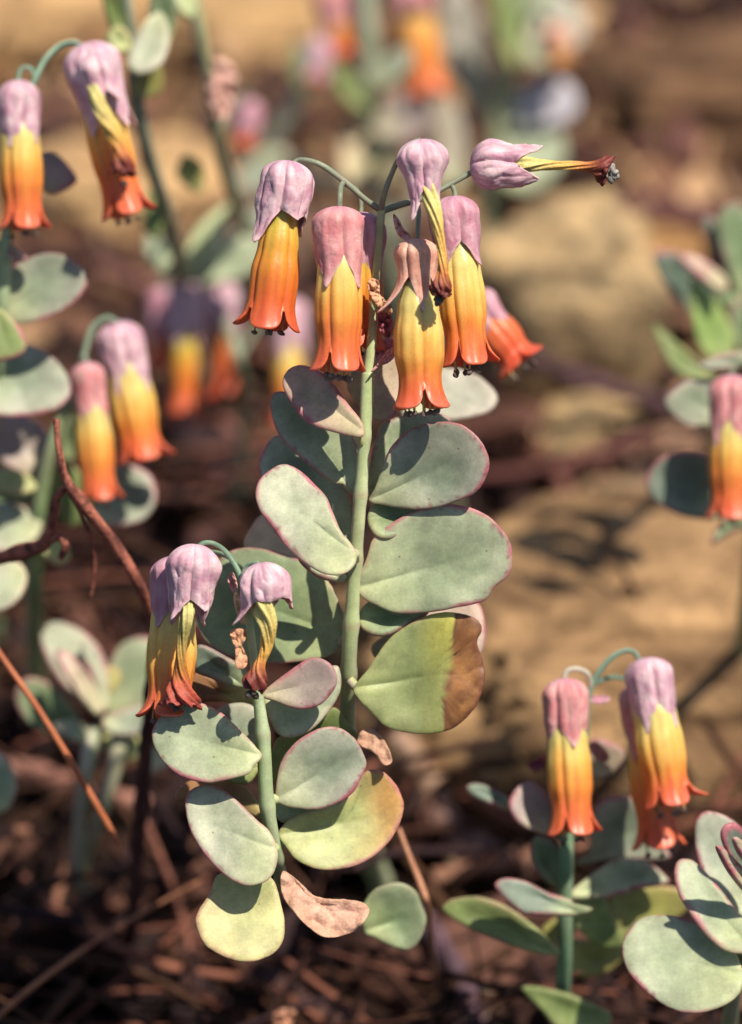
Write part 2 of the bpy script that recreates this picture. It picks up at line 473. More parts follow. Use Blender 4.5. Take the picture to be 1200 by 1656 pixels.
    b.grid(rows, n)
    return b.build('calyx', M_CAL, parent, shell=0.28 * MM)

def corolla(parent, T, E, wid, stops, s0=0.20, tube=0.81, rot=0.4, flare=(2, 2, 2, 2), bend=0.0, prf=None, label=None):
    """four-petalled bell from T to E; wid in mm"""
    SEED[0] += 1; sd = SEED[0] * 1.9
    a, r, s = frame_of(T, E); Ln = (E - T).length / MM
    prf = prf or [(0.0, 0.60), (0.2, 0.66), (0.40, 0.90), (0.56, 1.0), (0.66, 0.99), (0.80, 0.86)]
    b = MB(); n = 96; NV, NL = 26, 14; rows = []
    for i in range(NV + NL + 1):
        row = []
        for j in range(n):
            ph = 2 * math.pi * j / n
            u = ((ph - rot) / (math.pi / 2)) % 4
            k = int(u); t = (u - k) * 2 - 1
            tt = math.copysign(abs(t) ** 0.75, t)
            if i <= NV:
                q = i / NV; f = s0 + (tube - s0) * q; ext = 0; ql = 0
                rad = prof(prf, f)
            else:
                ql = (i - NV) / NL
                ln = math.sqrt(max(0.0, 1 - abs(t) ** 3.6))
                f = tube + (1 - tube) * ln * ql
                rad = prof(prf, tube) + 0.05 * ql * ql
                ext = flare[k] * (ln * ql) ** 2.0
            g = math.exp(-((1 - abs(t)) / 0.20) ** 2)
            rr = rad * (1 - 0.07 * g * sstep(0.15, 0.5, f) * (1 - sstep(0, 1, ql))) * (1 + 0.05 * math.cos(t * math.pi * 0.5) + 0.018 * math.cos(t * math.pi * 3) * sstep(.2, .5, f))
            rr *= 1 + 0.03 * noise.noise(V((math.cos(ph) * 2 + sd, math.sin(ph) * 2, f * 6)))
            d = r * math.cos(ph) + s * math.sin(ph)
            cen = T + a * (f * Ln * MM) + s * (bend * math.sin(f * math.pi) * MM)
            drop = -0.25 * ext * ql
            p = cen + d * (wid * 0.5 * rr + ext) * MM + a * (drop * MM)
            nz = noise.noise(V((math.cos(ph) * 3 + sd, math.sin(ph) * 3, f * 5)))
            st = noise.noise(V((math.cos(ph) * 14 + sd, math.sin(ph) * 14, f * 2.5)))
            c = ramp(stops, (f - s0) / (1 - s0) + 0.10 * nz + 0.08 * st + 0.05 * g - 0.03 * (1 - abs(t)))
            c = mixc(c, tuple(x * 0.8 for x in c), 0.3 * g * (1 - ql))
            row.append((p, c))
        rows.append(row)
    b.grid(rows, n)
    o = b.build('corolla', M_COR, parent, shell=0.35 * MM)
    if label: o['label'] = label
    return o

def stamens(parent, T, E, wid, k=8, out=1.2, spread=0.55, front=None, dark=(0.10, 0.07, 0.055)):
    a, r, s = frame_of(T, E); Ln = (E - T).length
    for i in range(k):
        ph = 2 * math.pi * (i + 0.3 * random.random()) / k
        d = r * math.cos(ph) + s * math.sin(ph)
        R = wid * 0.5 * MM
        p0 = T + a * (Ln * 0.70) + d * R * 0.45
        p1 = E + a * ((out * (0.2 + 0.8 * random.random()) - 0.35) * MM) + d * R * spread * (0.7 + 0.6 * random.random())
        b = MB()
        pm = (p0 + p1) * 0.5 + d * R * 0.1
        pts = catmull([tuple(p0), tuple(pm), tuple(p1)], 4)
        b.tube([(V(q), 0.16 * MM) for q in pts], lambda t, a_: (0.70, 0.45, 0.18), 5)
        gcol = random.random()
        dk = mixc(dark, (0.22, 0.20, 0.18), gcol * 0.8)
        ax = V((random.uniform(-1, 1), random.uniform(-1, 1), random.uniform(-1, 1))).normalized()
        ay = ax.orthogonal().normalized(); az = ax.cross(ay)
        b.blob(p1 + a * 0.25 * MM, 0.47 * MM, ax * 1.3, ay * 0.85, az, lambda q: mixc(dk, (0.30, 0.26, 0.22), max(0, q.x) * 0.4), 0.5, 8, 6, 1500)
        b.build('stamen', M_ANTH, parent)

def pedicel(parent, pts, c0=(0.15, 0.19, 0.12), c1=(0.25, 0.28, 0.20), name='pedicel'):
    return stem(parent, pts, c0, c1, name=name, n=8, bump=0.03)

def flower(plant, T, E, x, wc=7.8, wid=7.4, ctube=6.0, clobe=5.0, cal=LAV, cor=YEL, rot=0.4, crot=None, cfl=(0, 0, 0, 0), flare=(1.8, 1.8, 1.8, 1.8),
           lobel=(1, 1, 1, 1), s0=0.18, st=8, xe=None, wr=0.07, prf=None, tube=0.81, bend=0.0, label=None, dome=0.25, neck=0.95, out=1.2, CE=None):
    f = branch('flower', plant, label)
    sc = (DIST + x * MM) / DIST
    A = P(T[0], T[1], x); B = P(E[0], E[1], x if xe is None else xe)
    C = B if CE is None else P(CE[0], CE[1], x)
    calyx(f, A, C, wc * sc, ctube * sc, clobe * sc, cal, rot, cfl, wr, dome, lobel, neck)
    corolla(f, A, B, wid * 0.91 * sc, cor, s0, tube, rot if crot is None else crot, [q * 0.85 for q in flare], bend, prf)
    if st: stamens(f, A, B, wid * sc, st, out)
    return f

DST = [(0, (0.55, 0.52, 0.20)), (0.25, (0.66, 0.55, 0.20)), (0.5, (0.70, 0.42, 0.10)), (0.66, (0.50, 0.18, 0.05)), (0.8, (0.22, 0.05, 0.035)), (1, (0.16, 0.035, 0.03))]
def withered(plant, T, CE, x, path, wc=8.0, ctube=6.5, clobe=4.0, cal=LAV, rot=0.3, cfl=(0, 0, 0, 0), lobel=(1, 1, 1, 1), wr=0.13, dst=DST, twist=5.0,
             anth=6, end=5.0, dome=0.3, neck=0.8, grey=False, label=None, open_=None):
    f = branch('withered_flower', plant, label)
    sc = (DIST + x * MM) / DIST
    calyx(f, P(T[0], T[1], x), P(CE[0], CE[1], x if len(CE) < 3 else CE[2]), wc * sc, ctube * sc, clobe * sc, cal, rot, cfl, wr, dome, lobel, neck)
    SEED[0] += 1; sd = SEED[0] * 3.3
    pts = catmull(path, 9); m = len(pts); b = MB(); rows = []; n = 54
    prev = None
    P3 = [P(p[0], p[1], p[2]) for p in pts]
    for i, p in enumerate(pts):
        t = i / (m - 1); c3 = P3[i]
        ta = (P3[min(i + 1, m - 1)] - P3[max(i - 1, 0)]).normalized()
        q = ta.cross(RT if abs(ta.dot(RT)) < 0.8 else UP).normalized() if prev is None else (prev - ta * prev.dot(ta)).normalized()
        prev = q; bb = ta.cross(q); row = []
        R = p[3] * 0.5 * S * (DIST + p[2] * MM) / DIST
        for j in range(n):
            ph = 2 * math.pi * j / n
            tw = ph + twist * t
            rib = 0.15 * math.cos(5 * tw) + 0.13 * math.cos(9 * tw + sd) + 0.06 * math.cos(17 * tw)
            cr = noise.noise(V((math.cos(tw) * 2.2 + sd, math.sin(tw) * 2.2, t * 5))) * (0.25 + 0.55 * sstep(0.7, 1, t))
            jag = 0
            rr = R * (1 + rib + cr)
            pe = c3 + (q * math.cos(ph) + bb * math.sin(ph)) * rr
            if i > m - 4:
                pe += ta * (1.0 * MM * noise.noise(V((math.cos(ph) * 2.5 + sd, math.sin(ph) * 2.5, 0))) * (i - m + 4) / 3)
            c = ramp(dst, t + 0.08 * noise.noise(V((math.cos(tw) * 3 + sd, math.sin(tw) * 3, t * 3))))
            c = mixc(c, tuple(k * 0.55 for k in c), 0.6 * sstep(0.1, -0.25, rib))
            row.append((pe, c))
        rows.append(row)
    # closes inwards at the mouth
    last = rows[-1]; cc = sum((p for p, c in last), V((0, 0, 0))) / n
    rows.append([(cc + (p - cc) * 0.55 - ta * 0.7 * MM, tuple(k * 0.6 for k in c)) for p, c in last])
    b.grid(rows, n)
    b.build('shrivelled_corolla', M_DCOR, f, shell=0.2 * MM)
    for i in range(anth):
        b = MB()
        d = V((random.uniform(-1, 1), random.uniform(-1, 1), random.uniform(-1, 1))).normalized()
        e = P3[-1] + ta * (random.uniform(0.2, 1.1) * MM) + d * (pts[-1][3] * 0.5 * S * random.uniform(0.2, 0.7))
        g = (0.33, 0.32, 0.30) if grey else (0.14, 0.12, 0.11)
        kf = random.uniform(0.5, 1.2); g = tuple(k * kf for k in g)
        ax = d; ay = ax.orthogonal().normalized(); az = ax.cross(ay)
        b.blob(e, 0.55 * MM, ax * 1.3, ay, az * 0.85, lambda q_: g, 0.5, 8, 6, 1500)
        b.build('stamen', M_ANTH, f)
    return f

def Z(ox, oy, k): return (ox, oy, k)

# ------------------------------------------------------------------ ground
def axis_steps(lo, hi, n, far):
    a = [lo + (hi - lo) * i / n for i in range(n + 1)]
    o = []; d = (hi - lo) / n
    while a[-1] < far:
        d *= 1.35; a.append(a[-1] + d)
    d = (hi - lo) / n
    while a[0] > -far:
        d *= 1.35; a.insert(0, a[0] - d)
    return a
def ground_z(x, y):
    z = 0.006 * noise.noise(V((x * 9, y * 9, 1.7))) + 0.0035 * noise.noise(V((x * 30, y * 30, 0.4))) + 0.0014 * noise.noise(V((x * 110, y * 110, 5)))
    f = sstep(3.0, 0.6, math.hypot(x, y))
    return z * f
gb = MB()
xs = axis_steps(-0.22, 0.22, 110, 30.0); ys = axis_steps(-0.10, 0.62, 170, 30.0)
rows = []
for y in ys:
    row = []
    for x in xs:
        z = ground_z(x, y)
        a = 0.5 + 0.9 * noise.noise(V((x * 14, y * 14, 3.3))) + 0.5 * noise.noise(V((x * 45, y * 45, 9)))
        # darker in front and at the back right, paler tan elsewhere
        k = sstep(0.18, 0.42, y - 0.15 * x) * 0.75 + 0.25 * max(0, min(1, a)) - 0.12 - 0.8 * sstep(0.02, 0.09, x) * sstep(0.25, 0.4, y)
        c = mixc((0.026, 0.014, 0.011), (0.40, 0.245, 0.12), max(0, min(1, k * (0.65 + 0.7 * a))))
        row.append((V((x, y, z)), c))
    rows.append(row)
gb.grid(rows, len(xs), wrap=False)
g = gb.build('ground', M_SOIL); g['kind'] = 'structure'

# ------------------------------------------------------------------ stones
def stone(px, py, wx, wy, wz, label, c0=(0.42, 0.27, 0.13), c1=(0.26, 0.16, 0.09), rz=0.0, sink=0.25, sd=1.0, under=0.0, rug=1.0, group=None):
    loc = G(px, py); loc.z = ground_z(loc.x, loc.y) + wz * MM * (0.5 - sink)
    bm = bmesh.new(); bmesh.ops.create_icosphere(bm, subdivisions=5, radius=1.0)
    b = MB(); ca, sa = math.cos(rz), math.sin(rz)
    for v in bm.verts:
        d = v.co.normalized()
        k = 1 + 0.28 * noise.noise(d * 1.1 + V((sd, 0, 0))) + 0.12 * noise.noise(d * 2.7 + V((0, sd, 0))) + 0.05 * rug * noise.noise(d * 8 + V((0, 0, sd))) + (rug - 1) * 0.05 * noise.noise(d * 4.5 + V((1, sd, sd))) + 0.014 * noise.noise(d * 22)
        q = V((math.copysign(abs(d.x) ** 0.75, d.x), math.copysign(abs(d.y) ** 0.65, d.y), math.copysign(abs(d.z) ** (0.62), d.z))) * k
        if under and d.z < 0.35: u_ = 1 - under * sstep(0.35, -0.6, d.z); q = V((q.x * (0.4 + 0.6 * u_), q.y * u_, q.z))
        q = V((q.x * wx * 0.5, q.y * wy * 0.5, q.z * wz * 0.5)) * MM
        nn = 0.30 + 0.18 * rug + 0.8 * noise.noise(d * 1.9 + V((sd, sd, 0))) + 0.6 * noise.noise(d * 5 + V((sd, 2, 0))) + 0.7 * noise.noise(d * 13 + V((2, sd, 0)))
        b.add(loc + V((q.x * ca - q.y * sa, q.x * sa + q.y * ca, q.z)), mixc(c0, c1, max(0, min(1, nn))))
    b.f = [tuple(v.index for v in f.verts) for f in bm.faces]
    bm.free()
    class _R(dict): pass
    me = b
    off = V(loc)
    b.v = [p - off for p in b.v]
    o = b.build('stone', M_STONE); o.location = loc
    o['label'] = label; o['category'] = 'stone'
    if group: o['group'] = group
    return o
TAN = (0.58, 0.40, 0.21); TAN2 = (0.20, 0.15, 0.09)
stone(915, 650, 44, 34, 50, 'big rounded tan sandstone behind the drooping flowers, dark at its foot', TAN, TAN2, 0.2, 0.08, 3.1, under=0.45)
stone(1075, 1185, 128, 84, 56, 'wide flat sandy rock behind the twin flowers at right', (0.50, 0.31, 0.155), (0.13, 0.075, 0.04), 0.05, 0.28, 8.3, rug=1.7)
stone(1150, 900, 62, 30, 20, 'low sunlit tan stone with twigs lying along its front', (0.42, 0.28, 0.16), (0.14, 0.085, 0.05), -0.2, 0.3, 5.7, rug=1.5)
stone(70, 60, 62, 50, 26, 'broad ochre stone in the top left corner behind the purple flowers', (0.50, 0.32, 0.155), (0.34, 0.20, 0.10), 0.3, 0.3, 1.9)
stone(400, 70, 60, 46, 26, 'pale orange stone behind the two tall thin stems', (0.50, 0.32, 0.155), (0.34, 0.21, 0.10), 0.0, 0.3, 2.6)
stone(220, 330, 50, 40, 18, 'ochre stone low behind the upper left flower pair', (0.56, 0.36, 0.18), (0.38, 0.24, 0.12), 0.5, 0.35, 6.6)
stone(935, 715, 26, 18, 11, 'small tan stone at the foot of the big rounded one', TAN, TAN2, 0.4, 0.3, 4.4)
stone(1150, 190, 60, 40, 30, 'dull brown stone at the upper right edge', (0.20, 0.11, 0.06), (0.09, 0.05, 0.03), 0.2, 0.25, 7.2)
stone(1000, 400, 40, 20, 10, 'flat ochre stone with dark twigs above it, right of the withered flower', (0.46, 0.27, 0.11), (0.28, 0.15, 0.07), 0.1, 0.3, 9.4)
stone(480, 420, 30, 22, 16, 'small dark stone behind the first drooping flower', (0.20, 0.12, 0.08), (0.1, 0.06, 0.05), 0.7, 0.3, 2.2)
stone(1110, 760, 30, 16, 10, 'small pinkish tan stone beside the dark leaves at right', (0.46, 0.28, 0.19), (0.3, 0.17, 0.11), 0.2, 0.3, 1.3)
stone(790, 1632, 12, 9, 8, 'little beige stone at the bottom edge', (0.48, 0.38, 0.27), (0.35, 0.26, 0.18), 0.2, 0.2, 3.7)

# ------------------------------------------------------------------ litter (nobody could count it)
def litter(n, region, name, lens, rads, cols, lift=0.004, seed=3, tilt=0.35):
    rnd = random.Random(seed); b = MB(); got = 0
    while got < n:
        px = rnd.uniform(region[0], region[2]); py = rnd.uniform(region[1], region[3])
        if 730 < px < 1300 and 830 < py < 1300 and rnd.random() < 0.85: continue
        p = G(px, py)
        if rnd.random() > 0.35 + 0.65 * (0.5 + noise.noise(V((p.x * 22, p.y * 22, seed)))): continue
        got += 1
        L = rnd.uniform(*lens) * MM; R = rnd.uniform(*rads) * MM
        az = rnd.uniform(0, math.pi * 2); el = rnd.gauss(0, tilt)
        d = V((math.cos(az) * math.cos(el), math.sin(az) * math.cos(el), math.sin(el)))
        c = rnd.choice(cols); kf = rnd.uniform(0.55, 1.35); c = tuple(k * kf for k in c)
        p.z = ground_z(p.x, p.y) + rnd.random() * lift + abs(d.z) * L * 0.4
        side = V((rnd.uniform(-1, 1), rnd.uniform(-1, 1), rnd.uniform(-.4, .4))) * L * 0.14
        pts = catmull([tuple(p - d * L * 0.5), tuple(p + side), tuple(p + d * L * 0.5)], 3)
        b.tube([(V(q), R * (1.1 - 0.6 * i / 6)) for i, q in enumerate(pts)], lambda t, a: c, 5, True)
    o = b.build(name, M_LIT); o['kind'] = 'stuff'; return o
DKC = [(0.10, 0.04, 0.03), (0.07, 0.03, 0.025), (0.15, 0.06, 0.04), (0.20, 0.09, 0.05), (0.09, 0.045, 0.05)]
litter(430, (-250, 650, 1450, 1950), 'twig_litter', (25, 95), (0.35, 1.1), [tuple(k * 0.36 for k in c) for c in DKC] + [(0.16, 0.06, 0.04)], 0.018, 3, 0.22)
litter(380, (-250, -100, 1450, 700), 'twig_litter', (14, 55), (0.5, 1.6), DKC + [(0.34, 0.2, 0.11)], 0.006, 5, 0.15)
def shards(n, region, name, sz, cols, seed):
    rnd = random.Random(seed); b = MB()
    for _ in range(n):
        p = G(rnd.uniform(region[0], region[2]), rnd.uniform(region[1], region[3]))
        p.z = ground_z(p.x, p.y) + rnd.uniform(0.001, 0.008)
        s = rnd.uniform(*sz) * MM; az = rnd.uniform(0, 6.28)
        u = V((math.cos(az), math.sin(az), rnd.uniform(-.4, .4))).normalized()
        nn = V((rnd.gauss(0, .4), rnd.gauss(0, .4), 1)).normalized(); v = nn.cross(u).normalized(); nn = u.cross(v)
        c = rnd.choice(cols); kf = rnd.uniform(0.55, 1.3); c = tuple(k * kf for k in c)
        cu = rnd.uniform(-0.5, 0.8) * s
        rows = []
        for i in range(5):
            t = i / 4; wd = math.sin(math.pi * (0.08 + 0.84 * t)) * 0.45 * s
            row = [(p + u * (t - .5) * s * 1.3 + v * wd * e + nn * (cu * (e * e) * 0.35 + cu * (t - .5) ** 2), c) for e in (-1, -.4, .4, 1)]
            rows.append(row)
        b.grid(rows, 4, wrap=False)
    o = b.build(name, M_LIT, shell=0.0002); o['kind'] = 'stuff'; return o
shards(200, (-200, 700, 1400, 1950), 'leaf_litter', (10, 30), [(0.035, 0.016, 0.013), (0.05, 0.022, 0.018), (0.025, 0.013, 0.013), (0.13, 0.06, 0.045), (0.035, 0.02, 0.022)], 11)
shards(700, (-200, -100, 1400, 700), 'leaf_litter', (4, 11), [(0.22, 0.11, 0.07), (0.10, 0.05, 0.04), (0.4, 0.25, 0.14), (0.07, 0.035, 0.03)], 12)
def pebbles(n, region, sz, cols, seed):
    rnd = random.Random(seed); b = MB()
    for _ in range(n):
        p = G(rnd.uniform(region[0], region[2]), rnd.uniform(region[1], region[3]))
        s = rnd.uniform(*sz) * MM * (0.5 + rnd.random() ** 3)
        p.z = ground_z(p.x, p.y) + s * 0.2
        c = rnd.choice(cols); kf = rnd.uniform(0.6, 1.25); c = tuple(k * kf for k in c)
        b.blob(p, s, V((1, 0, 0)) * rnd.uniform(.8, 1.3), V((0, 1, 0)), V((0, 0, 1)) * 0.7, lambda d: c, 0.5, 9, 6, 220)
    o = b.build('gravel', M_STONE); o['kind'] = 'stuff'
pebbles(200, (-200, -100, 1400, 950), (1.5, 4.5), [(0.40, 0.25, 0.13), (0.28, 0.16, 0.09), (0.45, 0.32, 0.2), (0.2, 0.12, 0.08)], 21)

# ------------------------------------------------------------------ twigs and straws (things)
def twig(label, pts, c0, c1, name='twig', cat='twig', m=None, side=(), bump=0.35, n=9, group=None):
    base = P(*pts[0][:3])
    b = MB()
    for path in (pts,) + tuple(side):
        SEED[0] += 1; sd = SEED[0]
        def cf(t, a):
            k = 0.58 + 0.9 * noise.noise(V((t * 14 + sd, math.cos(a) * 1.2, math.sin(a) * 1.2))) + 0.6 * noise.noise(V((t * 45 + sd, math.cos(a) * 2, math.sin(a) * 2)))
            return mixc(c0, c1, max(0, min(1, k)))
        b.tube(pxpath(path, 12), cf, n, True, bump, 260)
    b.v = [p - base for p in b.v]
    o = b.build(name, m or M_TWIG); o.location = base
    o['label'] = label; o['category'] = cat
    if group: o['group'] = group
    return o
RB0 = (0.04, 0.014, 0.016); RB1 = (0.44, 0.15, 0.10)
twig('reddish brown forked twig with peeling bark beside the left flower pair',
     [(250, 1010, 42, 17), (225, 945, 34, 17), (180, 872, 30, 18), (135, 815, 26, 20), (105, 770, 24, 14), (94, 715, 22, 14), (92, 678, 22, 9)], RB0, RB1,
     side=([(112, 790, 25, 11), (135, 840, 28, 8), (152, 895, 32, 7), (150, 945, 35, 6), (146, 968, 36, 4)],
           [(112, 785, 25, 12), (92, 805, 28, 16), (85, 850, 32, 17), (70, 880, 36, 26), (45, 890, 38, 28), (10, 900, 42, 24), (-60, 915, 48, 22), (-160, 960, 82, 20), (-240, 1100, 122, 18)],
           [(70, 880, 36, 14), (95, 868, 32, 15), (106, 882, 31, 12), (98, 902, 33, 10)]))
twig('dark purple twig rising behind the withered bloom of the short plant',
     [(200, 1580, 150, 26), (215, 1480, 108, 26), (228, 1300, 82, 24), (238, 1180, 70, 24), (246, 1080, 50, 20), (250, 1010, 42, 17)], (0.045, 0.016, 0.018), (0.10, 0.04, 0.035))
twig('thin rust-coloured straw slanting down from the left edge', [(-260, 1250, 150, 8), (-260, 800, 60, 8), (-120, 880, 46, 9), (0, 1058, 40, 10), (70, 1160, 40, 11), (140, 1275, 42, 11), (175, 1335, 44, 11), (193, 1368, 45, 4)],
     (0.36, 0.09, 0.04), (0.48, 0.17, 0.075), 'straw', 'straw', M_STRAW, bump=0.12)
twig('long thin brown straw rising from the bottom left corner', [(-60, 1690, 62, 11), (0, 1640, 64, 10), (60, 1590, 68, 10), (150, 1525, 76, 8), (250, 1465, 84, 7), (335, 1418, 92, 6)],
     (0.20, 0.07, 0.035), (0.36, 0.15, 0.08), 'straw', 'straw', M_STRAW, bump=0.12)
twig('short rusty straw touching the lone green leaf at the bottom', [(645, 1340, 52, 7), (662, 1385, 50, 9), (683, 1438, 46, 12), (692, 1470, 50, 10), (700, 1540, 80, 9), (705, 1600, 100, 8)],
     (0.38, 0.16, 0.09), (0.48, 0.24, 0.14), 'straw', 'straw', M_STRAW, bump=0.12)
def gtwig(label, pts, c0=(0.07, 0.03, 0.03), c1=(0.16, 0.07, 0.055), group=None):
    out = []
    for px, py, z, wd in pts:
        p = G(px, py, z * MM); d = (p - CAMLOC).dot(FW)
        out.append((px, py, (d - DIST) / MM, wd * 1.2))
    return twig(label, out, c0, c1, group=group)
gtwig('dark purple twig lying across the big rounded sandstone', [(780, 555, 16, 22), (880, 590, 20, 26), (960, 620, 20, 26), (1060, 650, 10, 22), (1150, 690, 6, 18)], (0.06, 0.03, 0.04), (0.13, 0.07, 0.08))
gtwig('thick dark twig on the ground below the far flower cluster', [(270, 640, 8, 38), (330, 740, 8, 44), (400, 800, 7, 40), (470, 880, 6, 32)], (0.035, 0.016, 0.02), (0.08, 0.035, 0.04))
gtwig('dark twig crossing below the left twin flowers', [(240, 940, 5, 34), (360, 850, 8, 30), (460, 780, 6, 28), (560, 740, 6, 24)], (0.035, 0.015, 0.016), (0.08, 0.035, 0.03))
gtwig('long reddish twig along the foot of the low sunlit stone', [(820, 890, 6, 26), (920, 870, 8, 28), (1010, 850, 9, 26), (1120, 840, 8, 22), (1220, 845, 6, 20)], (0.14, 0.055, 0.04), (0.26, 0.12, 0.08))
gtwig('dark twig lying right of the big veined leaf', [(810, 935, 10, 26), (900, 930, 11, 28), (1000, 915, 12, 26), (1090, 880, 12, 22)], (0.06, 0.03, 0.025), (0.12, 0.06, 0.045))
gtwig('thin red twig standing between the stones at right', [(975, 760, 4, 16), (985, 830, 6, 18), (990, 900, 8, 18), (992, 960, 9, 16)], (0.18, 0.07, 0.05), (0.26, 0.12, 0.08))
gtwig('dark red twig along the ground behind the horizontal withered flower', [(780, 300, 6, 40), (900, 330, 6, 46), (1040, 340, 8, 46), (1230, 370, 6, 40)], (0.09, 0.035, 0.035), (0.16, 0.07, 0.06))
gtwig('brown twig high on the right, by the dull brown stone', [(1010, 40, 6, 40), (1080, 130, 8, 44), (1110, 260, 6, 40)], (0.10, 0.04, 0.04), (0.2, 0.09, 0.07))
gtwig('purplish bark strip on the ground below the lone leaf', [(650, 1230, 6, 40), (700, 1310, 8, 48), (770, 1370, 8, 44), (860, 1400, 6, 34)], (0.10, 0.06, 0.065), (0.26, 0.15, 0.12))
gtwig('thin brown twig leaning toward the brown-tipped leaf', [(640, 1190, 22, 30), (690, 1260, 12, 44), (720, 1330, 6, 38), (745, 1420, 4, 26)], (0.30, 0.19, 0.13), (0.42, 0.27, 0.19))
gtwig('pinkish twig below the bottom left rosette', [(-20, 1235, 8, 26), (60, 1250, 9, 30), (130, 1275, 9, 28), (240, 1300, 6, 24)], (0.22, 0.09, 0.07), (0.36, 0.18, 0.14))
gtwig('dark purple stick at the bottom, pointing to the right-hand plant', [(680, 1480, 10, 30), (730, 1560, 9, 34), (760, 1620, 7, 32), (775, 1700, 6, 30)], (0.06, 0.035, 0.05), (0.14, 0.08, 0.10))
gtwig('reddish stick lying under the low right plant', [(700, 1420, 6, 24), (790, 1400, 7, 26), (880, 1380, 8, 24), (980, 1370, 6, 20)], (0.20, 0.09, 0.06), (0.3, 0.15, 0.1))
gtwig('pale brown stick lying behind the rusty straw', [(20, 1500, 5, 30), (110, 1480, 6, 34), (220, 1445, 6, 28), (330, 1400, 5, 24)], (0.13, 0.05, 0.04), (0.22, 0.1, 0.07))
gtwig('dark stick crossing the bottom behind the yellow leaf', [(360, 1540, 5, 30), (460, 1600, 7, 36), (560, 1660, 7, 36), (650, 1730, 5, 30)], (0.06, 0.03, 0.03), (0.12, 0.06, 0.05))

gtwig('topmost of the thin dark twigs tangled between the two right-hand stones', [(770, 770, 8, 18), (870, 760, 10, 20), (960, 735, 10, 18), (1060, 705, 8, 14)], (0.08, 0.03, 0.03), (0.18, 0.07, 0.06))
gtwig('crooked reddish twig running down from the foot of the big rounded stone', [(820, 690, 6, 20), (880, 740, 9, 22), (930, 810, 9, 22), (1000, 850, 8, 18), (1060, 900, 6, 16)], (0.11, 0.04, 0.035), (0.24, 0.10, 0.075))
gtwig('thin dark red twig just above the long reddish one', [(800, 850, 8, 16), (900, 832, 10, 18), (1010, 800, 11, 18), (1130, 790, 9, 16)], (0.09, 0.035, 0.03), (0.2, 0.08, 0.06))
gtwig('dark twig climbing over the front stone behind the twin bells', [(1010, 950, 40, 10), (1080, 900, 30, 14), (1150, 860, 18, 16), (1240, 830, 10, 16)], (0.05, 0.022, 0.02), (0.12, 0.05, 0.04))
gtwig('thin reddish twig behind the left bells, slanting down to the right', [(240, 560, 6, 16), (310, 640, 9, 18), (380, 700, 9, 18), (470, 790, 6, 16)], (0.13, 0.05, 0.045), (0.3, 0.13, 0.1))
gtwig('reddish twig behind the thin-stemmed plant, under its lowest leaves', [(150, 430, 6, 22), (250, 470, 9, 24), (360, 520, 9, 22), (470, 590, 6, 18)], (0.14, 0.055, 0.05), (0.30, 0.14, 0.11))
gtwig('long thin red twig curving through the dark lower left corner', [(40, 1420, 14, 12), (130, 1500, 16, 13), (260, 1560, 12, 13), (420, 1590, 10, 11), (520, 1650, 8, 10)], (0.14, 0.05, 0.035), (0.28, 0.11, 0.07))
gtwig('short rusty twig propped beside the yellow ageing leaf', [(230, 1320, 26, 9), (265, 1400, 18, 10), (300, 1500, 8, 11), (310, 1600, 3, 11)], (0.13, 0.05, 0.04), (0.3, 0.12, 0.08))
gtwig('brown twig bent like a hook at the lower left edge', [(-30, 1360, 22, 14), (50, 1345, 20, 15), (95, 1390, 12, 15), (90, 1470, 6, 14)], (0.16, 0.07, 0.045), (0.3, 0.14, 0.09))

# ================================================================== PLANTS
GRP = 'flowering succulents growing between the stones'
# ------------------------------------------------------------------ main plant
A = root('flowering_succulent', 'tallest succulent, in the middle, with grey green leaves and a spray of drooping orange bells', 'plant', P(600, 1385, 126), GRP)
nodesA = [(590, 706, 0), (582, 800, 1), (574, 905, 3), (567, 1010, 5), (563, 1090, 9)]
stem(A, [(617, 335, 0, 14), (612, 400, 0, 14), (606, 480, 0, 15), (600, 560, 0, 17), (596, 603, 0, 18), (595, 612, 0, 22), (590, 700, 0, 20), (583, 800, 1, 21), (575, 905, 3, 22),
         (568, 1010, 5, 24), (563, 1100, 10, 26), (562, 1180, 22, 28), (570, 1260, 55, 36), (590, 1340, 105, 38), (600, 1390, 128, 40)], (0.38, 0.46, 0.22), (0.48, 0.52, 0.33), nodes=nodesA)
z3 = Z(380, 560, 2.5); z4 = Z(300, 900, 2.3077); z5 = Z(200, 860, 3.3333); z6 = Z(230, 1120, 2.449)
leaf(A, [(525, 350), (500, 369), (430, 355), (330, 325), (270, 285), (215, 210), (192, 150), (210, 100), (260, 75), (330, 95), (390, 140), (430, 195), (465, 245), (505, 295)],
     -1, -0.2, -0.4, 0.8, 'mauve', zoom=z3, rimw=6)
leaf(A, [(488, 606), (440, 560), (400, 553), (330, 505), (255, 440), (185, 370), (155, 300), (142, 225), (160, 188), (215, 185), (330, 240), (430, 300), (490, 370), (500, 450), (498, 540)],
     6, -0.15, -0.35, 0.8, 'glauc', zoom=z3)
leaf(A, [(480, 790), (420, 780), (250, 650), (130, 560), (98, 500), (105, 440), (135, 385), (180, 360), (300, 420), (420, 530), (470, 640), (480, 720)], 14, -0.2, -0.3, 1.0, 'glauc', zoom=z3)
leaf(A, [(492, 845), (480, 890), (440, 920), (370, 922), (290, 882), (210, 812), (150, 732), (100, 662), (82, 600), (95, 545), (140, 500), (200, 475), (260, 500), (320, 555), (370, 610), (400, 680), (430, 750), (470, 800)],
     -5, -0.05, -0.55, 0.8, 'pale', zoom=z3, rimw=7)
leaf(A, [(360, 900), (150, 850), (40, 812), (55, 750), (105, 685), (170, 690), (260, 760), (350, 830)], 26, 0.1, -0.8, 0.5, 'peach', zoom=z3, rim=0.2, label='peach coloured ageing leaf')
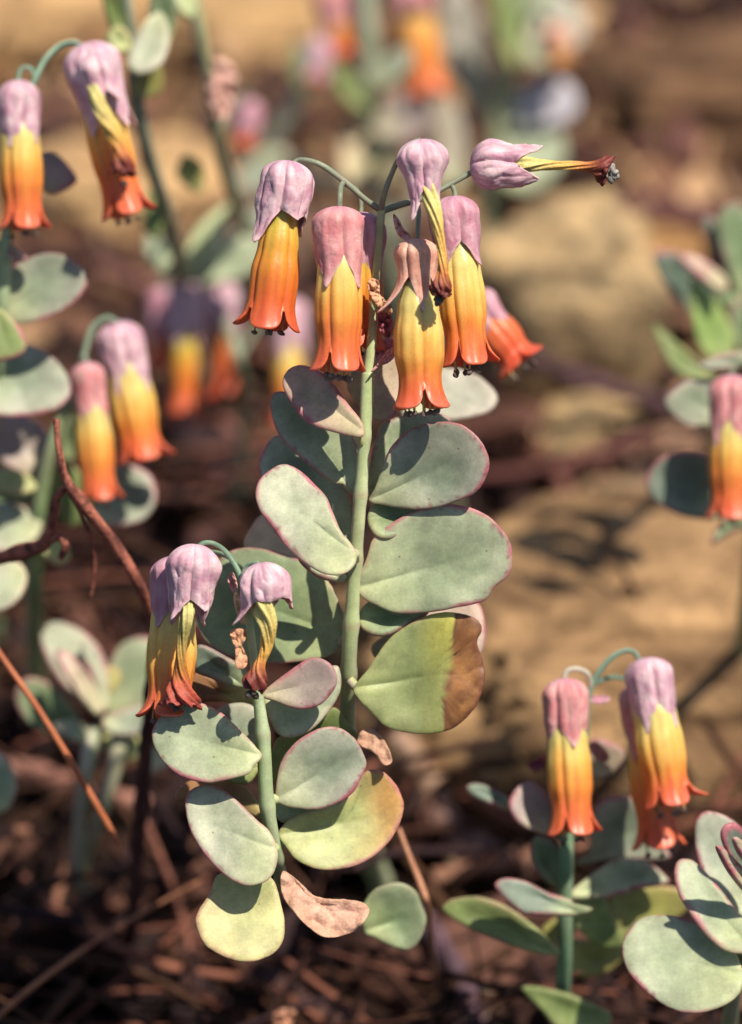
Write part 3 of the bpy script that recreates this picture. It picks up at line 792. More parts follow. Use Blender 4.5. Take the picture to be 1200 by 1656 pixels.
leaf(A, [(440, 950), (400, 948), (330, 930), (260, 870), (280, 850), (380, 880), (450, 920)], 3, 0, -0.2, 0.3, 'glauc', zoom=z3)
leaf(A, [(1190, 560), (1170, 620), (1080, 680), (900, 705), (750, 712), (600, 687), (470, 617), (395, 520), (390, 430), (430, 300), (500, 170), (570, 105), (700, 85), (850, 115), (1000, 175), (1100, 265), (1160, 370), (1190, 470)],
     14, -0.1, -0.22, 1.4, 'deep', zoom=z5, rimw=5)
leaf(A, [(540, 620), (560, 585), (578, 535), (620, 425), (680, 355), (760, 317), (860, 305), (940, 330), (1000, 390), (1028, 460), (1015, 530), (975, 590), (900, 625), (820, 650), (740, 660), (650, 652), (590, 640), (560, 636)],
     0, -0.22, 0.12, 1.4, 'grey', zoom=z3, rimw=6)
leaf(A, [(545, 610), (545, 480), (570, 370), (600, 310), (700, 275), (800, 268), (870, 300), (820, 420), (660, 560)], 13, 0.2, -0.1, 0.6, 'glauc', zoom=z3)
leaf(A, [(535, 700), (560, 640), (640, 625), (790, 660), (740, 702), (690, 747), (620, 778), (565, 762)], 4, 0.2, -0.5, 0.4, 'deep', zoom=z3)
leaf(A, [(577, 950), (580, 930), (592, 905), (604, 870), (640, 842), (690, 820), (740, 816), (790, 835), (822, 870), (829, 900), (822, 930), (800, 950), (782, 972), (740, 982), (690, 991), (640, 991), (606, 978), (586, 966)],
     3, -0.02, 0.10, 1.2, 'glauc', rimw=7)
leaf(A, [(578, 1000), (600, 972), (650, 985), (694, 990), (655, 1013), (622, 1028), (592, 1022)], 7, 0.1, -0.4, 0.3, 'deep')
def tip_line(px, py): return px - (300 + (1003 - 0.105 * (py - 990) * 2.3077) / 2.3077) + 9 * noise.noise(V((py * 0.018, 1, 3))) + 2.5 * noise.noise(V((py * 0.08, 4, 3)))
def tip_relief(px, py):
    k = sstep(-3, 5, tip_line(px, py))
    return k * (0.35 + 0.35 * noise.noise(V((px * 0.03, py * 0.02, 2))) + 0.13 * noise.noise(V((px * 0.09, py * 0.07, 7))))
def brown_tip(px, py, c, n1, n2, ed):
    d = tip_line(px, py)
    yl = sstep(-70, -4, d)
    c = mixc(c, (0.46, 0.44, 0.10), 0.75 * yl * sstep(1130, 1000, py) + 0.25 * yl)
    br = mixc((0.20, 0.085, 0.03), (0.36, 0.17, 0.06), max(0, min(1, 0.45 + 1.2 * n1 + n2 * 0.8 + 0.5 * noise.noise(V((px * 0.2, py * 0.2, 3))))))
    br = mixc(br, (0.16, 0.06, 0.035), sstep(9, 2, ed) * 0.8)
    br = mixc(br, (0.10, 0.045, 0.025), 0.7 * math.exp(-((d - 2) / 3.0) ** 2))
    return mixc(c, br, sstep(-2.5, 1.5, d))
leaf(A, [(572, 1112), (595, 1082), (621, 1043), (655, 1013), (698, 993), (738, 991), (768, 1000), (779, 1017), (772, 1039), (780, 1065), (784, 1095), (774, 1134), (751, 1164), (725, 1181), (690, 1187), (651, 1184), (621, 1173), (599, 1151), (580, 1132)],
     6, 0.0, 0.05, 1.2, ((0.17, 0.215, 0.085), (0.23, 0.26, 0.11)), rim=0.25, dry=brown_tip, relief=tip_relief, res=420, label='yellow green leaf with a dead brown tip', crumple=0.10)
leaf(A, [(700, 330), (900, 210), (1050, 165), (1100, 185), (1120, 260), (1112, 345), (1050, 420), (900, 450), (760, 420)], 20, 0.1, -0.3, 0.5, 'mauve', zoom=z4)
leaf(A, [(568, 640), (563, 612), (590, 567), (640, 545), (660, 580), (645, 662), (608, 679)], 10, 0.1, -0.3, 0.6, 'mauve')
leaf(A, [(545, 595), (540, 585), (600, 560), (640, 500), (640, 700), (600, 760), (560, 740)], 9, 0.1, -0.3, 0.3, 'lime', zoom=z3, rim=0)
leaf(A, [(640, 690), (655, 652), (700, 646), (745, 690), (772, 762), (742, 778), (712, 738), (650, 704)], 8, 0.1, -0.6, 0.6, 'tan', zoom=z4, rim=0, crumple=1.2, m=M_DRY, name='dried_leaf', thick=0.6, basecol=None)
# small stalks where leaves have their petioles
for a, bq in (((585, 720, 0, 12), (576, 700, -3, 14)), ((574, 905, 1, 16), (573, 895, -4, 16)), ((566, 1015, 5, 14), (552, 1040, 12, 16)), ((566, 1100, 8, 16), (585, 1115, 7, 16))):
    stem(A, [a, ((a[0] + bq[0]) / 2, (a[1] + bq[1]) / 2 + 3, (a[2] + bq[2]) / 2, (a[3] + bq[3]) / 2), bq], (0.40, 0.44, 0.20), (0.46, 0.40, 0.30), name='petiole', n=10)
stem(A, [(560, 1190, 24, 12), (556, 1172, 20, 12), (545, 1155, 17, 8)], (0.55, 0.28, 0.22), (0.6, 0.36, 0.28), name='petiole')
# flower stalks of the spray
pedicel(A, [(616, 340, 0, 11), (590, 322, -1, 10), (560, 296, -2, 10), (525, 270, -3, 10), (500, 260, -3, 9), (482, 259, -2, 8), (473, 266, -2, 8)], name='flower_stalk')
pedicel(A, [(616, 340, 0, 11), (622, 312, -3, 10), (634, 280, -4, 9), (646, 255, -6, 9), (664, 231, -9, 8), (679, 225, -10, 7)], name='flower_stalk')
pedicel(A, [(617, 342, 0, 11), (645, 332, 1, 11), (690, 318, 2, 10), (735, 294, 3, 9), (764, 278, 3, 9)], name='flower_stalk')
pedicel(A, [(557, 294, -2, 8), (552, 300, -4, 9), (550, 315, -6, 9), (549, 338, -6, 9)], name='flower_stalk')
pedicel(A, [(675, 322, 2, 8), (677, 345, -3, 8), (676, 370, -6, 8), (675, 392, -6, 8)], name='flower_stalk')
pedicel(A, [(722, 302, 3, 8), (730, 300, 3, 8), (735, 310, 2, 8), (736, 322, 1, 8)], name='flower_stalk')
pedicel(A, [(560, 300, -2, 7), (575, 305, 2, 8), (583, 325, 3, 8), (584, 345, 3, 8)], name='flower_stalk')
flower(A, (467, 262), (433, 536), -2, 8.0, 8.6, 7.6, 4.6, LAV, ORA, rot=-0.09, crot=-0.95, cfl=(1.2, 0.5, 0, 0.4), flare=(0.8, 1.4, 1.2, 2.3), lobel=(0.35, 1.0, 0.8, 1.25), s0=0.22, st=4, wr=0.10, dome=0.22, neck=0.98,
       prf=[(0.0, 0.46), (0.3, 0.50), (0.5, 0.72), (0.66, 0.88), (0.80, 0.86)], label='flower with dusty lavender calyx and orange skirt', out=0.6)
flower(A, (548, 336), (548, 604), -6, 7.6, 7.5, 7.6, 5.2, PNK, YEL, rot=0.26, crot=-0.43, cfl=(0, 0.3, 0, 0.2), flare=(1.1, 1.1, 1.3, 1.5), s0=0.24, st=9, wr=0.05, dome=0.2)
flower(A, (584, 345), (586, 570), 3, 7.0, 6.8, 8, 5.0, MAU, ORA, rot=0.2, flare=(1, 1.4, 1.4, 1.4), st=4)
flower(A, (673, 388), (681, 665), -6, 6.6, 8.0, 5.2, 6.6, SAL, YEL2, rot=-0.55, crot=0.17, cfl=(0, 0.4, 0, 3.6), flare=(1.5, 1.5, 1.2, 1.5), s0=0.24, st=9, wr=0.05, dome=0.22, neck=0.86,
       prf=[(0.0, 0.45), (0.25, 0.5), (0.40, 0.82), (0.57, 1.0), (0.67, 0.99), (0.80, 0.83)])
flower(A, (733, 319), (757, 594), 1, 7.6, 7.6, 6.8, 4.6, MAU, YEL2, rot=0.2, crot=-0.4, cfl=(0.3, 0.6, 0, 0.3), flare=(0.8, 2.3, 1.3, 1.0), s0=0.24, st=6, wr=0.07,
       prf=[(0.0, 0.5), (0.25, 0.60), (0.42, 0.86), (0.58, 0.98), (0.68, 0.96), (0.80, 0.84)])
withered(A, (680, 227), (694, 400), -10, [(688, 280, -10, 18), (694, 312, -12, 22), (703, 345, -13, 21), (711, 385, -13, 15), (716, 425, -13, 13), (716, 448, -13, 18), (713, 466, -13, 34), (712, 478, -13, 32)],
         8.6, 7.0, 5.4, LAV, rot=0.0, cfl=(0, 0, 0, 0), lobel=(1, 0.6, 1, 1), anth=5, neck=0.66, label='withered flower with a pale lilac calyx')
withered(A, (762, 271), (900, 266), 3, [(815, 264, 2, 34), (840, 265, 1, 26), (868, 267, 1, 18), (900, 267, 1, 13), (930, 268, 1, 13), (955, 270, 1, 16), (972, 274, 1, 36), (983, 278, 1, 38)],
         7.9, 6.6, 4.6, LAV, rot=0.12, lobel=(1.0, 0.6, 0.6, 0.9), anth=12, neck=0.9, grey=True, cfl=(0, 0, 0, 0), label='withered flower held out sideways with grey anthers')
# shrivelled bracts on the flower stalk
def bract(parent, pts, x, pal='tan', gx=0.3, gy=-0.2, cr=1.6, nm='bract'):
    return leaf(parent, pts, x, gx, gy, 0.3, pal, thick=0.35, rim=0, crumple=cr, cfr=2.6 if cr < 3 else 1.3, m=M_DRY, name=nm, basecol=None)
PK = ((0.55, 0.26, 0.24), (0.6, 0.34, 0.3)); DR = ((0.28, 0.08, 0.11), (0.36, 0.14, 0.16)); DT = ((0.60, 0.36, 0.22), (0.5, 0.26, 0.16))
bract(A, [(594, 462), (600, 450), (612, 455), (610, 470), (622, 485), (634, 500), (632, 508), (616, 500), (602, 484)], -4, DT)
bract(A, [(608, 512), (614, 505), (630, 508), (636, 525), (630, 545), (620, 543), (612, 530)], -2, DR)
bract(A, [(668, 388), (650, 386), (640, 372), (636, 346), (645, 355), (652, 370)], -2, PK)
bract(A, [(600, 602), (610, 590), (620, 575), (634, 562), (638, 572), (622, 582), (612, 592)], -2, PK, cr=0.8)
bract(A, [(606, 570), (615, 552), (632, 544), (642, 556), (636, 580), (616, 590)], 3, MAU, cr=0.8)

# ------------------------------------------------------------------ short plant in front
B = root('flowering_succulent', 'shorter succulent in front of the tallest one, its two lilac flowers withered', 'plant', P(528, 1500, 141), GRP)
nodesB = [(424, 1185, -2), (431, 1300, 1), (446, 1385, 8)]
stem(B, [(398, 945, -8, 11), (403, 1000, -7, 13), (410, 1060, -6, 15), (418, 1130, -4, 19), (426, 1200, -2, 23), (431, 1290, 0, 24), (438, 1345, 3, 25), (448, 1395, 9, 24), (460, 1432, 22, 22), (485, 1462, 70, 22), (512, 1486, 120, 24), (528, 1498, 138, 26)],
     (0.33, 0.45, 0.20), (0.43, 0.50, 0.31), nodes=nodesB)
leaf(B, [(475, 252), (445, 292), (420, 322), (340, 345), (250, 356), (150, 332), (90, 282), (50, 222), (38, 160), (60, 110), (95, 65), (150, 40), (220, 38), (300, 70), (360, 120), (410, 170), (450, 215)],
     -3, -0.1, -0.32, 0.8, 'glauc', zoom=z6)
leaf(B, [(536, 625), (530, 690), (500, 740), (430, 766), (370, 752), (300, 702), (240, 632), (190, 542), (170, 450), (185, 395), (230, 368), (290, 372), (340, 400), (400, 450), (450, 500), (505, 550)],
     -3, 0.0, -0.32, 0.8, 'pale', zoom=z6)
leaf(B, [(525, 752), (548, 830), (565, 920), (555, 990), (510, 1040), (420, 1068), (330, 1050), (250, 1000), (212, 920), (225, 860), (270, 790), (300, 722), (400, 702), (490, 722)],
     -1, 0.05, -0.32, 0.8, 'lemon', zoom=z6, rim=0.45, rimw=5, label='lemon yellow ageing leaf lowest on the stem')
leaf(B, [(528, 420), (540, 310), (570, 240), (630, 180), (710, 140), (780, 140), (840, 180), (875, 240), (888, 280), (870, 330), (830, 400), (770, 440), (690, 462), (600, 456), (550, 442)],
     3, 0.10, 0.05, 1.4, 'grey', zoom=z6)
leaf(B, [(540, 560), (590, 500), (700, 460), (830, 400), (870, 330), (910, 305), (970, 325), (1020, 390), (1035, 460), (1010, 540), (950, 620), (860, 680), (760, 702), (680, 696), (610, 662), (570, 615)],
     8, 0.15, -0.15, 2.0, 'lime', zoom=z6, rim=0.7, tipmix=((0.44, 0.25, 0.08), 0.45, 0.95), label='yellowing leaf flushed ochre at its tip')
leaf(B, [(740, 882), (790, 830), (880, 760), (980, 692), (1040, 678), (1100, 700), (1140, 750), (1150, 810), (1120, 870), (1060, 930), (980, 956), (900, 946), (820, 916)],
     -1, 0.0, -0.1, 0.9, 'plum', zoom=z5, rimw=7)
leaf(B, [(755, 880), (800, 1040), (850, 1100), (930, 1106), (1020, 1062), (1110, 962), (1165, 862), (1170, 760), (1130, 720), (1000, 800), (850, 860)], 5, 0.05, -0.2, 0.8, 'glauc', zoom=z5, rim=0.3)
leaf(B, [(660, 835), (560, 822), (460, 785), (375, 745), (375, 650), (420, 610), (560, 680), (660, 745)], 10, 0, 0.2, 0.5, 'blue', zoom=z5, rim=0.4)
leaf(B, [(700, 945), (560, 910), (440, 908), (365, 905), (355, 790), (420, 760), (560, 830), (690, 860)], 15, 0, -0.2, 0.6, 'ochre', zoom=z5, rim=0, tipmix=((0.26, 0.13, 0.06), 0.25, 0.5))
leaf(B, [(515, 350), (525, 200), (600, 150), (700, 100), (760, 60), (810, 110), (870, 200), (800, 260), (640, 330)], 12, 0.1, 0.3, 0.5, 'green', zoom=z6, rim=0.2)
leaf(B, [(465, 285), (435, 350), (390, 364), (325, 345), (300, 300), (420, 270)], 6, 0, 0.1, 0.3, 'green', zoom=z6, rim=0.1)
leaf(B, [(525, 430), (620, 440), (720, 460), (640, 502), (570, 515), (530, 490)], 9, 0, -0.4, 0.3, 'glauc', zoom=z6, rim=0.1)
leaf(B, [(470, 500), (390, 470), (280, 420), (150, 430), (135, 395), (200, 345), (320, 340), (410, 375), (465, 450)], 16, 0, -0.2, 0.5, 'brown', zoom=z6, rim=0)
leaf(B, [(640, 1210), (520, 1140), (480, 1000), (560, 930), (680, 930), (740, 1000), (740, 1150)], 10, 0, -0.2, 0.5, 'grey', zoom=z5, rim=0.1)
leaf(B, [(556, 706), (600, 740), (650, 790), (720, 815), (800, 820), (870, 830), (900, 860), (885, 900), (850, 940), (790, 965), (720, 968), (660, 930), (610, 880), (570, 830), (548, 770)],
     3, 0.2, -0.4, 0.8, ((0.56, 0.34, 0.26), (0.50, 0.29, 0.20)), zoom=z6, rim=0, crumple=1.7, cfr=0.8, m=M_DRY, name='dried_leaf', thick=0.7, basecol=None, label='withered pinkish tan leaf curling at the stem foot')
for a, bq in (((428, 1225, -2, 16), (418, 1222, 1, 16)), ((440, 1375, 4, 14), (446, 1370, 2, 14)), ((432, 1290, 1, 16), (446, 1292, 3, 18)), ((448, 1372, 8, 16), (462, 1358, 13, 18)), ((455, 1420, 16, 14), (446, 1428, 15, 16))):
    stem(B, [a, ((a[0] + bq[0]) / 2, (a[1] + bq[1]) / 2 + 2, (a[2] + bq[2]) / 2, (a[3] + bq[3]) / 2), bq], (0.42, 0.50, 0.22), (0.46, 0.50, 0.28), name='petiole', n=10)
pedicel(B, [(400, 975, -7, 10), (388, 930, -6, 10), (368, 896, -5, 9), (348, 880, -4, 8), (330, 878, -4, 8), (318, 886, -4, 7)], (0.13, 0.22, 0.15), (0.2, 0.3, 0.2), 'flower_stalk')
pedicel(B, [(398, 960, -8, 9), (392, 938, -8, 9), (400, 915, -8, 8), (418, 910, -9, 7)], (0.13, 0.22, 0.15), (0.2, 0.3, 0.2), 'flower_stalk')
pedicel(B, [(372, 902, -5, 8), (345, 893, 0, 8), (300, 895, 4, 7), (278, 902, 5, 7)], (0.13, 0.22, 0.15), (0.2, 0.3, 0.2), 'flower_stalk')
flower(B, (284, 902), (273, 1166), 5, 7.6, 7.6, 7.6, 4.6, MAU, YEL2, rot=0.1, crot=-0.75, flare=(1.6, 1.2, 1.0, 2.2), s0=0.2, st=4, xe=2, label='open flower half hidden behind the withered ones', tube=0.82)
withered(B, (316, 882), (303, 1030), -4, [(308, 970, -5, 18), (302, 1000, -7, 20), (295, 1035, -6, 15), (292, 1070, -5, 16), (292, 1098, -4, 26), (291, 1122, -4, 46), (290, 1140, -4, 58)],
         8.2, 8.4, 4.6, LAV, rot=0.0, anth=2, neck=0.86, lobel=(0.5, 1, 1, 1), dst=[(0, (0.55, 0.52, 0.22)), (0.3, (0.50, 0.42, 0.14)), (0.5, (0.55, 0.26, 0.06)), (0.7, (0.46, 0.10, 0.05)), (1, (0.36, 0.07, 0.06))],
         label='withered flower with a wide lilac calyx and red crumpled mouth')
withered(B, (422, 912), (436, 1000), -9, [(422, 950, -10, 30), (428, 980, -11, 31), (434, 1010, -11, 25), (432, 1040, -10, 19), (424, 1065, -10, 14), (418, 1082, -10, 20), (414, 1100, -10, 31), (410, 1114, -10, 26)],
         8.6, 5.6, 3.8, LAV, rot=-0.62, cfl=(0, 0, 0, 2.6), lobel=(0.12, 0.7, 0.8, 0.95), anth=3, neck=0.9, dome=0.34, label='withered flower with a round hooded calyx and twisted yellow tube')
bract(B, [(372, 1022), (388, 1016), (400, 1024), (390, 1040), (400, 1066), (396, 1080), (382, 1080), (380, 1050)], -9, DT, cr=1.0)
bract(B, [(378, 965), (384, 958), (396, 985), (398, 1005), (392, 1010), (384, 995)], -5, 'peach', cr=0.3)
bract(B, [(372, 950), (368, 935), (376, 925), (384, 945), (382, 962)], -4, PK, cr=0.5)

# lone leaf at the foot
Cc = root('succulent_seedling', 'single round green leaf on a short stalk beside the withered tan leaf', 'plant', P(648, 1500, 141), None)
leaf(Cc, [(880, 950), (865, 870), (910, 790), (970, 760), (1030, 755), (1085, 790), (1110, 850), (1125, 900), (1110, 960), (1080, 1005), (1040, 1020), (980, 1002), (920, 972)], 32, 0.1, 0.25, 1.2, 'deep', zoom=z6, rim=0.15, base=(600, 1500))
stem(Cc, [(600, 1488, 33, 12), (618, 1484, 55, 12), (635, 1488, 100, 13), (648, 1496, 139, 16)], (0.2, 0.28, 0.12), (0.26, 0.3, 0.18))

# ------------------------------------------------------------------ upper left plant
Dp = root('flowering_succulent', 'succulent at the left edge whose two purple-capped flowers hang highest on that side', 'plant', P(-30, 930, 190), GRP)
stem(Dp, [(45, 150, 52, 10), (30, 250, 54, 12), (12, 370, 56, 20), (6, 430, 58, 24), (0, 520, 62, 26), (-8, 620, 74, 26), (-18, 780, 120, 26), (-30, 935, 192, 26)], (0.30, 0.42, 0.2), (0.4, 0.48, 0.3))
pedicel(Dp, [(42, 160, 52, 9), (56, 130, 52, 10), (72, 98, 53, 10), (95, 75, 54, 9), (118, 68, 54, 8), (132, 74, 54, 8)], (0.13, 0.24, 0.17), (0.2, 0.3, 0.22), 'flower_stalk')
pedicel(Dp, [(58, 125, 52, 8), (48, 110, 52, 8), (34, 112, 52, 8), (28, 132, 52, 8)], (0.13, 0.24, 0.17), (0.2, 0.3, 0.22), 'flower_stalk')
flower(Dp, (28, 132), (38, 374), 52, 6.4, 6.8, 7.6, 3.0, LAV, YEL, rot=0.3, crot=-0.5, flare=(1.2, 1.8, 1.2, 1.4), s0=0.25, st=4)
flower(Dp, (138, 72), (206, 352), 54, 8.8, 6.8, 9.5, 6.0, LAV, YEL, rot=0.0, crot=-0.5, cfl=(0, 1.5, 0, 1.2), flare=(1.0, 2.4, 1.2, 1.2), s0=0.28, st=4, CE=(190, 230), neck=0.85)
withered(Dp, (146, 90), (180, 190), 50, [(152, 140, 48, 20), (160, 170, 47, 22), (178, 205, 47, 24), (192, 235, 47, 18), (196, 262, 47, 30), (196, 280, 47, 36)], 6.0, 6, 3, LAV, anth=2, neck=0.85, label='shrivelled flower against the upper left bell')
leaf(Dp, [(6, 500), (8, 445), (50, 416), (95, 410), (132, 432), (140, 462), (112, 495), (60, 520), (22, 522)], 62, -0.1, -0.2, 1.0, 'grey')
leaf(Dp, [(0, 392), (-20, 400), (-10, 388), (20, 395), (44, 416), (30, 420)], 56, 0, -0.5, 0.2, 'mauve')
leaf(Dp, [(-10, 500), (10, 505), (35, 535), (42, 565), (20, 580), (-20, 582), (-30, 540)], 54, 0.1, -0.1, 0.3, 'green')
leaf(Dp, [(-50, 600), (-10, 568), (30, 556), (70, 566), (106, 602), (114, 638), (84, 664), (20, 674), (-40, 660)], 70, 0, -0.5, 0.8, 'grey')
leaf(Dp, [(65, 300), (50, 280), (60, 255), (90, 248), (122, 282), (120, 298), (85, 314)], 66, 0, -0.5, 0.3, 'plum')
# ------------------------------------------------------------------ left plant with leaning pair
Ep = root('flowering_succulent', 'leafy succulent at the left with two close pink-capped flowers beside the forked twig', 'plant', P(60, 1130, 175), GRP)
stem(Ep, [(136, 590, 84, 9), (120, 640, 84, 11), (90, 700, 84, 18), (70, 780, 88, 24), (60, 860, 94, 26), (55, 960, 115, 28), (60, 1135, 176, 28)], (0.26, 0.38, 0.16), (0.34, 0.42, 0.24))
pedicel(Ep, [(128, 610, 84, 9), (138, 565, 84, 10), (150, 530, 84, 10), (172, 514, 84, 9), (190, 522, 84, 8)], (0.2, 0.3, 0.2), (0.3, 0.36, 0.28), 'flower_stalk')
pedicel(Ep, [(132, 600, 84, 8), (136, 580, 82, 8), (140, 586, 82, 8)], (0.2, 0.3, 0.2), (0.3, 0.36, 0.28), 'flower_stalk')
flower(Ep, (140, 588), (162, 812), 80, 5.2, 5.8, 7.4, 4.4, PNK, YEL, rot=0.4, crot=-0.5, flare=(0.8, 1.8, 1.0, 0.8), s0=0.3, st=3)
flower(Ep, (190, 522), (232, 748), 86, 7.2, 7.4, 8.0, 4.0, LAV, YEL2, rot=0.2, crot=-0.5, flare=(1.0, 2.8, 1.2, 1.0), s0=0.24, st=3)
leaf(Ep, [(128, 820), (148, 770), (200, 750), (243, 768), (253, 808), (232, 840), (190, 851), (148, 842)], 96, 0, -0.4, 0.6, 'grey')
leaf(Ep, [(70, 770), (20, 760), (-20, 720), (-10, 680), (40, 672), (80, 700), (100, 740)], 92, 0, -0.4, 0.6, 'plum')
leaf(Ep, [(60, 800), (10, 830), (-30, 820), (-30, 770), (20, 752), (60, 770)], 96, 0.0, 0.1, 0.4, 'deep')
leaf(Ep, [(66, 860), (30, 890), (-30, 888), (-40, 830), (10, 812), (60, 832)], 90, 0.0, -0.6, 0.5, 'pale')
leaf(Ep, [(80, 800), (70, 760), (100, 740), (140, 780), (150, 830), (110, 850)], 94, 0.1, 0.3, 0.4, 'green', rim=0.1)
leaf(Ep, [(60, 880), (100, 870), (112, 900), (90, 912)], 92, 0.1, -0.3, 0.2, 'lime', rim=0.1)
leaf(Ep, [(44, 930), (30, 970), (-10, 990), (-50, 970), (-30, 915), (20, 905)], 72, 0.0, -0.5, 0.5, 'pale')
leaf(Ep, [(60, 790), (20, 800), (-10, 790), (0, 760), (40, 765)], 86, 0.0, -0.8, 0.3, 'lime', rim=0.2)
leaf(Ep, [(84, 740), (96, 690), (130, 660), (150, 690), (130, 740)], 96, 0.2, 0.3, 0.3, 'deep', rim=0.1)
# ------------------------------------------------------------------ low left rosette
Fp = root('succulent_plant', 'flowerless grey green rosette on two pale stalks, low at the left', 'plant', P(130, 1430, 128))
stem(Fp, [(195, 1180, 100, 30), (188, 1230, 98, 26), (165, 1310, 104, 24), (140, 1380, 122, 20), (128, 1432, 128, 20)], (0.36, 0.38, 0.22), (0.46, 0.42, 0.32))
stem(Fp, [(150, 1180, 98, 28), (140, 1240, 96, 24), (130, 1320, 106, 22), (126, 1400, 120, 22), (128, 1432, 128, 20)], (0.32, 0.38, 0.24), (0.46, 0.40, 0.33))
leaf(Fp, [(168, 1150), (120, 1125), (85, 1085), (66, 1040), (72, 1012), (100, 1006), (140, 1025), (168, 1062), (176, 1110)], 98, -0.1, -0.6, 0.7, 'pale')
leaf(Fp, [(160, 1160), (130, 1130), (92, 1066), (98, 1050), (115, 1058), (145, 1095), (166, 1140)], 90, 0.4, -0.4, 0.3, 'mauve')
leaf(Fp, [(165, 1145), (150, 1100), (130, 1050), (140, 1036), (165, 1062), (172, 1110)], 95, 0.4, -0.4, 0.3, 'pale')
leaf(Fp, [(172, 1150), (170, 1100), (188, 1050), (225, 1030), (262, 1040), (268, 1080), (250, 1130), (205, 1150)], 104, -0.2, -0.2, 0.8, 'glauc')
leaf(Fp, [(140, 1195), (90, 1192), (45, 1168), (24, 1130), (40, 1098), (80, 1105), (118, 1145)], 100, 0.2, 0.2, 0.8, 'deep')
leaf(Fp, [(135, 1200), (95, 1180), (90, 1168), (120, 1165), (140, 1180)], 96, 0.2, -0.8, 0.3, 'pale', rim=0.2)
leaf(Fp, [(165, 1165), (190, 1150), (235, 1140), (250, 1165), (225, 1188), (180, 1188)], 96, 0.0, -0.4, 0.4, 'grey')
leaf(Fp, [(180, 1225), (165, 1195), (190, 1182), (222, 1190), (222, 1222), (200, 1232)], 102, 0.0, -0.6, 0.3, 'lime', rim=0)
leaf(Fp, [(170, 1120), (164, 1085), (182, 1078), (196, 1092), (185, 1118)], 98, 0.2, -0.2, 0.2, 'ochre', rim=0.2)
leaf(Fp, [(240, 1250), (240, 1215), (265, 1205), (280, 1235)], 104, 0.0, -0.5, 0.2, 'pale')
# left edge
Gp = root('succulent_plant', 'lone blue green leaf poking in at the left edge, below the rosette', 'plant', P(-60, 1420, 130))
leaf(Gp, [(-20, 1300), (-22, 1225), (0, 1216), (20, 1240), (27, 1272), (16, 1304), (-5, 1316)], 84, 0, -0.2, 0.4, 'glauc')
stem(Gp, [(-18, 1270, 86, 16), (-35, 1330, 100, 16), (-60, 1422, 131, 18)])

# ------------------------------------------------------------------ lower right plant with twin flowers
Hp = root('flowering_succulent', 'succulent with twin orange bells arching over dark leaves, in front of the flat rock', 'plant', P(905, 1730, 88), GRP)
z7 = Z(700, 1040, 2.4)
stem(Hp, [(952, 1130, 40, 10), (945, 1200, 42, 12), (925, 1290, 46, 18), (916, 1360, 47, 24), (914, 1440, 50, 25), (913, 1540, 56, 25), (908, 1640, 70, 26), (905, 1735, 89, 28)], (0.13, 0.25, 0.13), (0.2, 0.32, 0.2))
pedicel(Hp, [(950, 1135, 40, 9), (960, 1102, 40, 10), (982, 1070, 40, 10), (1008, 1053, 40, 9), (1026, 1055, 40, 8), (1034, 1070, 40, 8)], (0.12, 0.22, 0.16), (0.2, 0.3, 0.24), 'flower_stalk')
pedicel(Hp, [(956, 1110, 40, 9), (950, 1090, 39, 9), (932, 1082, 38, 9), (916, 1087, 38, 9), (912, 1102, 38, 8)], (0.42, 0.40, 0.32), (0.5, 0.46, 0.4), 'flower_stalk')
pedicel(Hp, [(956, 1108, 40, 8), (985, 1096, 46, 8), (1010, 1098, 50, 7), (1030, 1106, 50, 7)], (0.12, 0.22, 0.16), (0.2, 0.3, 0.24), 'flower_stalk')
flower(Hp, (911, 1099), (927, 1352), 38, 6.9, 7.0, 7.0, 4.2, PNK, YEL, rot=-0.5, crot=-0.35, flare=(1.0, 2.0, 1.2, 1.4), s0=0.26, st=5)
flower(Hp, (1044, 1066), (1085, 1305), 38, 7.2, 7.6, 7.4, 4.6, LAV, YEL2, rot=0.2, crot=-0.5, flare=(1.0, 3.8, 1.2, 1.0), s0=0.22, st=5)
flower(Hp, (1034, 1105), (1068, 1374), 46, 6.8, 6.8, 7.4, 4.6, PNK, YEL, rot=0.0, crot=-0.7, flare=(1.4, 1.4, 1.4, 1.8), s0=0.22, st=3, label='flower behind and lower than its pair')
leaf(Hp, [(430, 740), (340, 705), (300, 650), (300, 600), (340, 550), (390, 540), (450, 590), (480, 650), (470, 720)], 44, 0.1, -0.3, 0.6, 'plum', zoom=z7)
leaf(Hp, [(310, 650), (230, 630), (150, 592), (130, 555), (180, 545), (260, 580), (315, 620)], 52, 0.1, -0.2, 0.3, 'blue', zoom=z7)
leaf(Hp, [(560, 860), (600, 830), (620, 700), (640, 620), (720, 595), (800, 610), (840, 700), (900, 790), (920, 830), (850, 842), (700, 842)], 60, 0.1, 0.3, 0.8, 'grey', zoom=z7)
leaf(Hp, [(530, 980), (640, 880), (720, 835), (830, 850), (900, 900), (912, 932), (800, 952), (680, 985)], 54, 0.1, -0.4, 0.6, 'glauc', zoom=z7)
leaf(Hp, [(500, 950), (430, 920), (390, 860), (380, 800), (400, 750), (470, 770), (505, 860)], 50, 0.1, 0.1, 0.4, 'deep', zoom=z7)
leaf(Hp, [(540, 1040), (620, 1032), (580, 1055), (480, 1057), (360, 1050), (290, 1002), (240, 940), (280, 912), (360, 925), (450, 970), (540, 1000)], 38, 0.1, -0.3, 0.4, 'blue', zoom=z7)
leaf(Hp, [(490, 1210), (380, 1197), (250, 1152), (130, 1102), (40, 1040), (55, 1005), (90, 990), (180, 985), (280, 1020), (370, 1080), (460, 1160)], 46, 0.0, 0.05, 0.8, 'green', zoom=z7, rim=0.3)
leaf(Hp, [(540, 1080), (560, 1000), (650, 960), (705, 1080), (745, 1172), (640, 1172)], 58, 0.2, 0.3, 0.4, 'green', zoom=z7, rim=0.1)
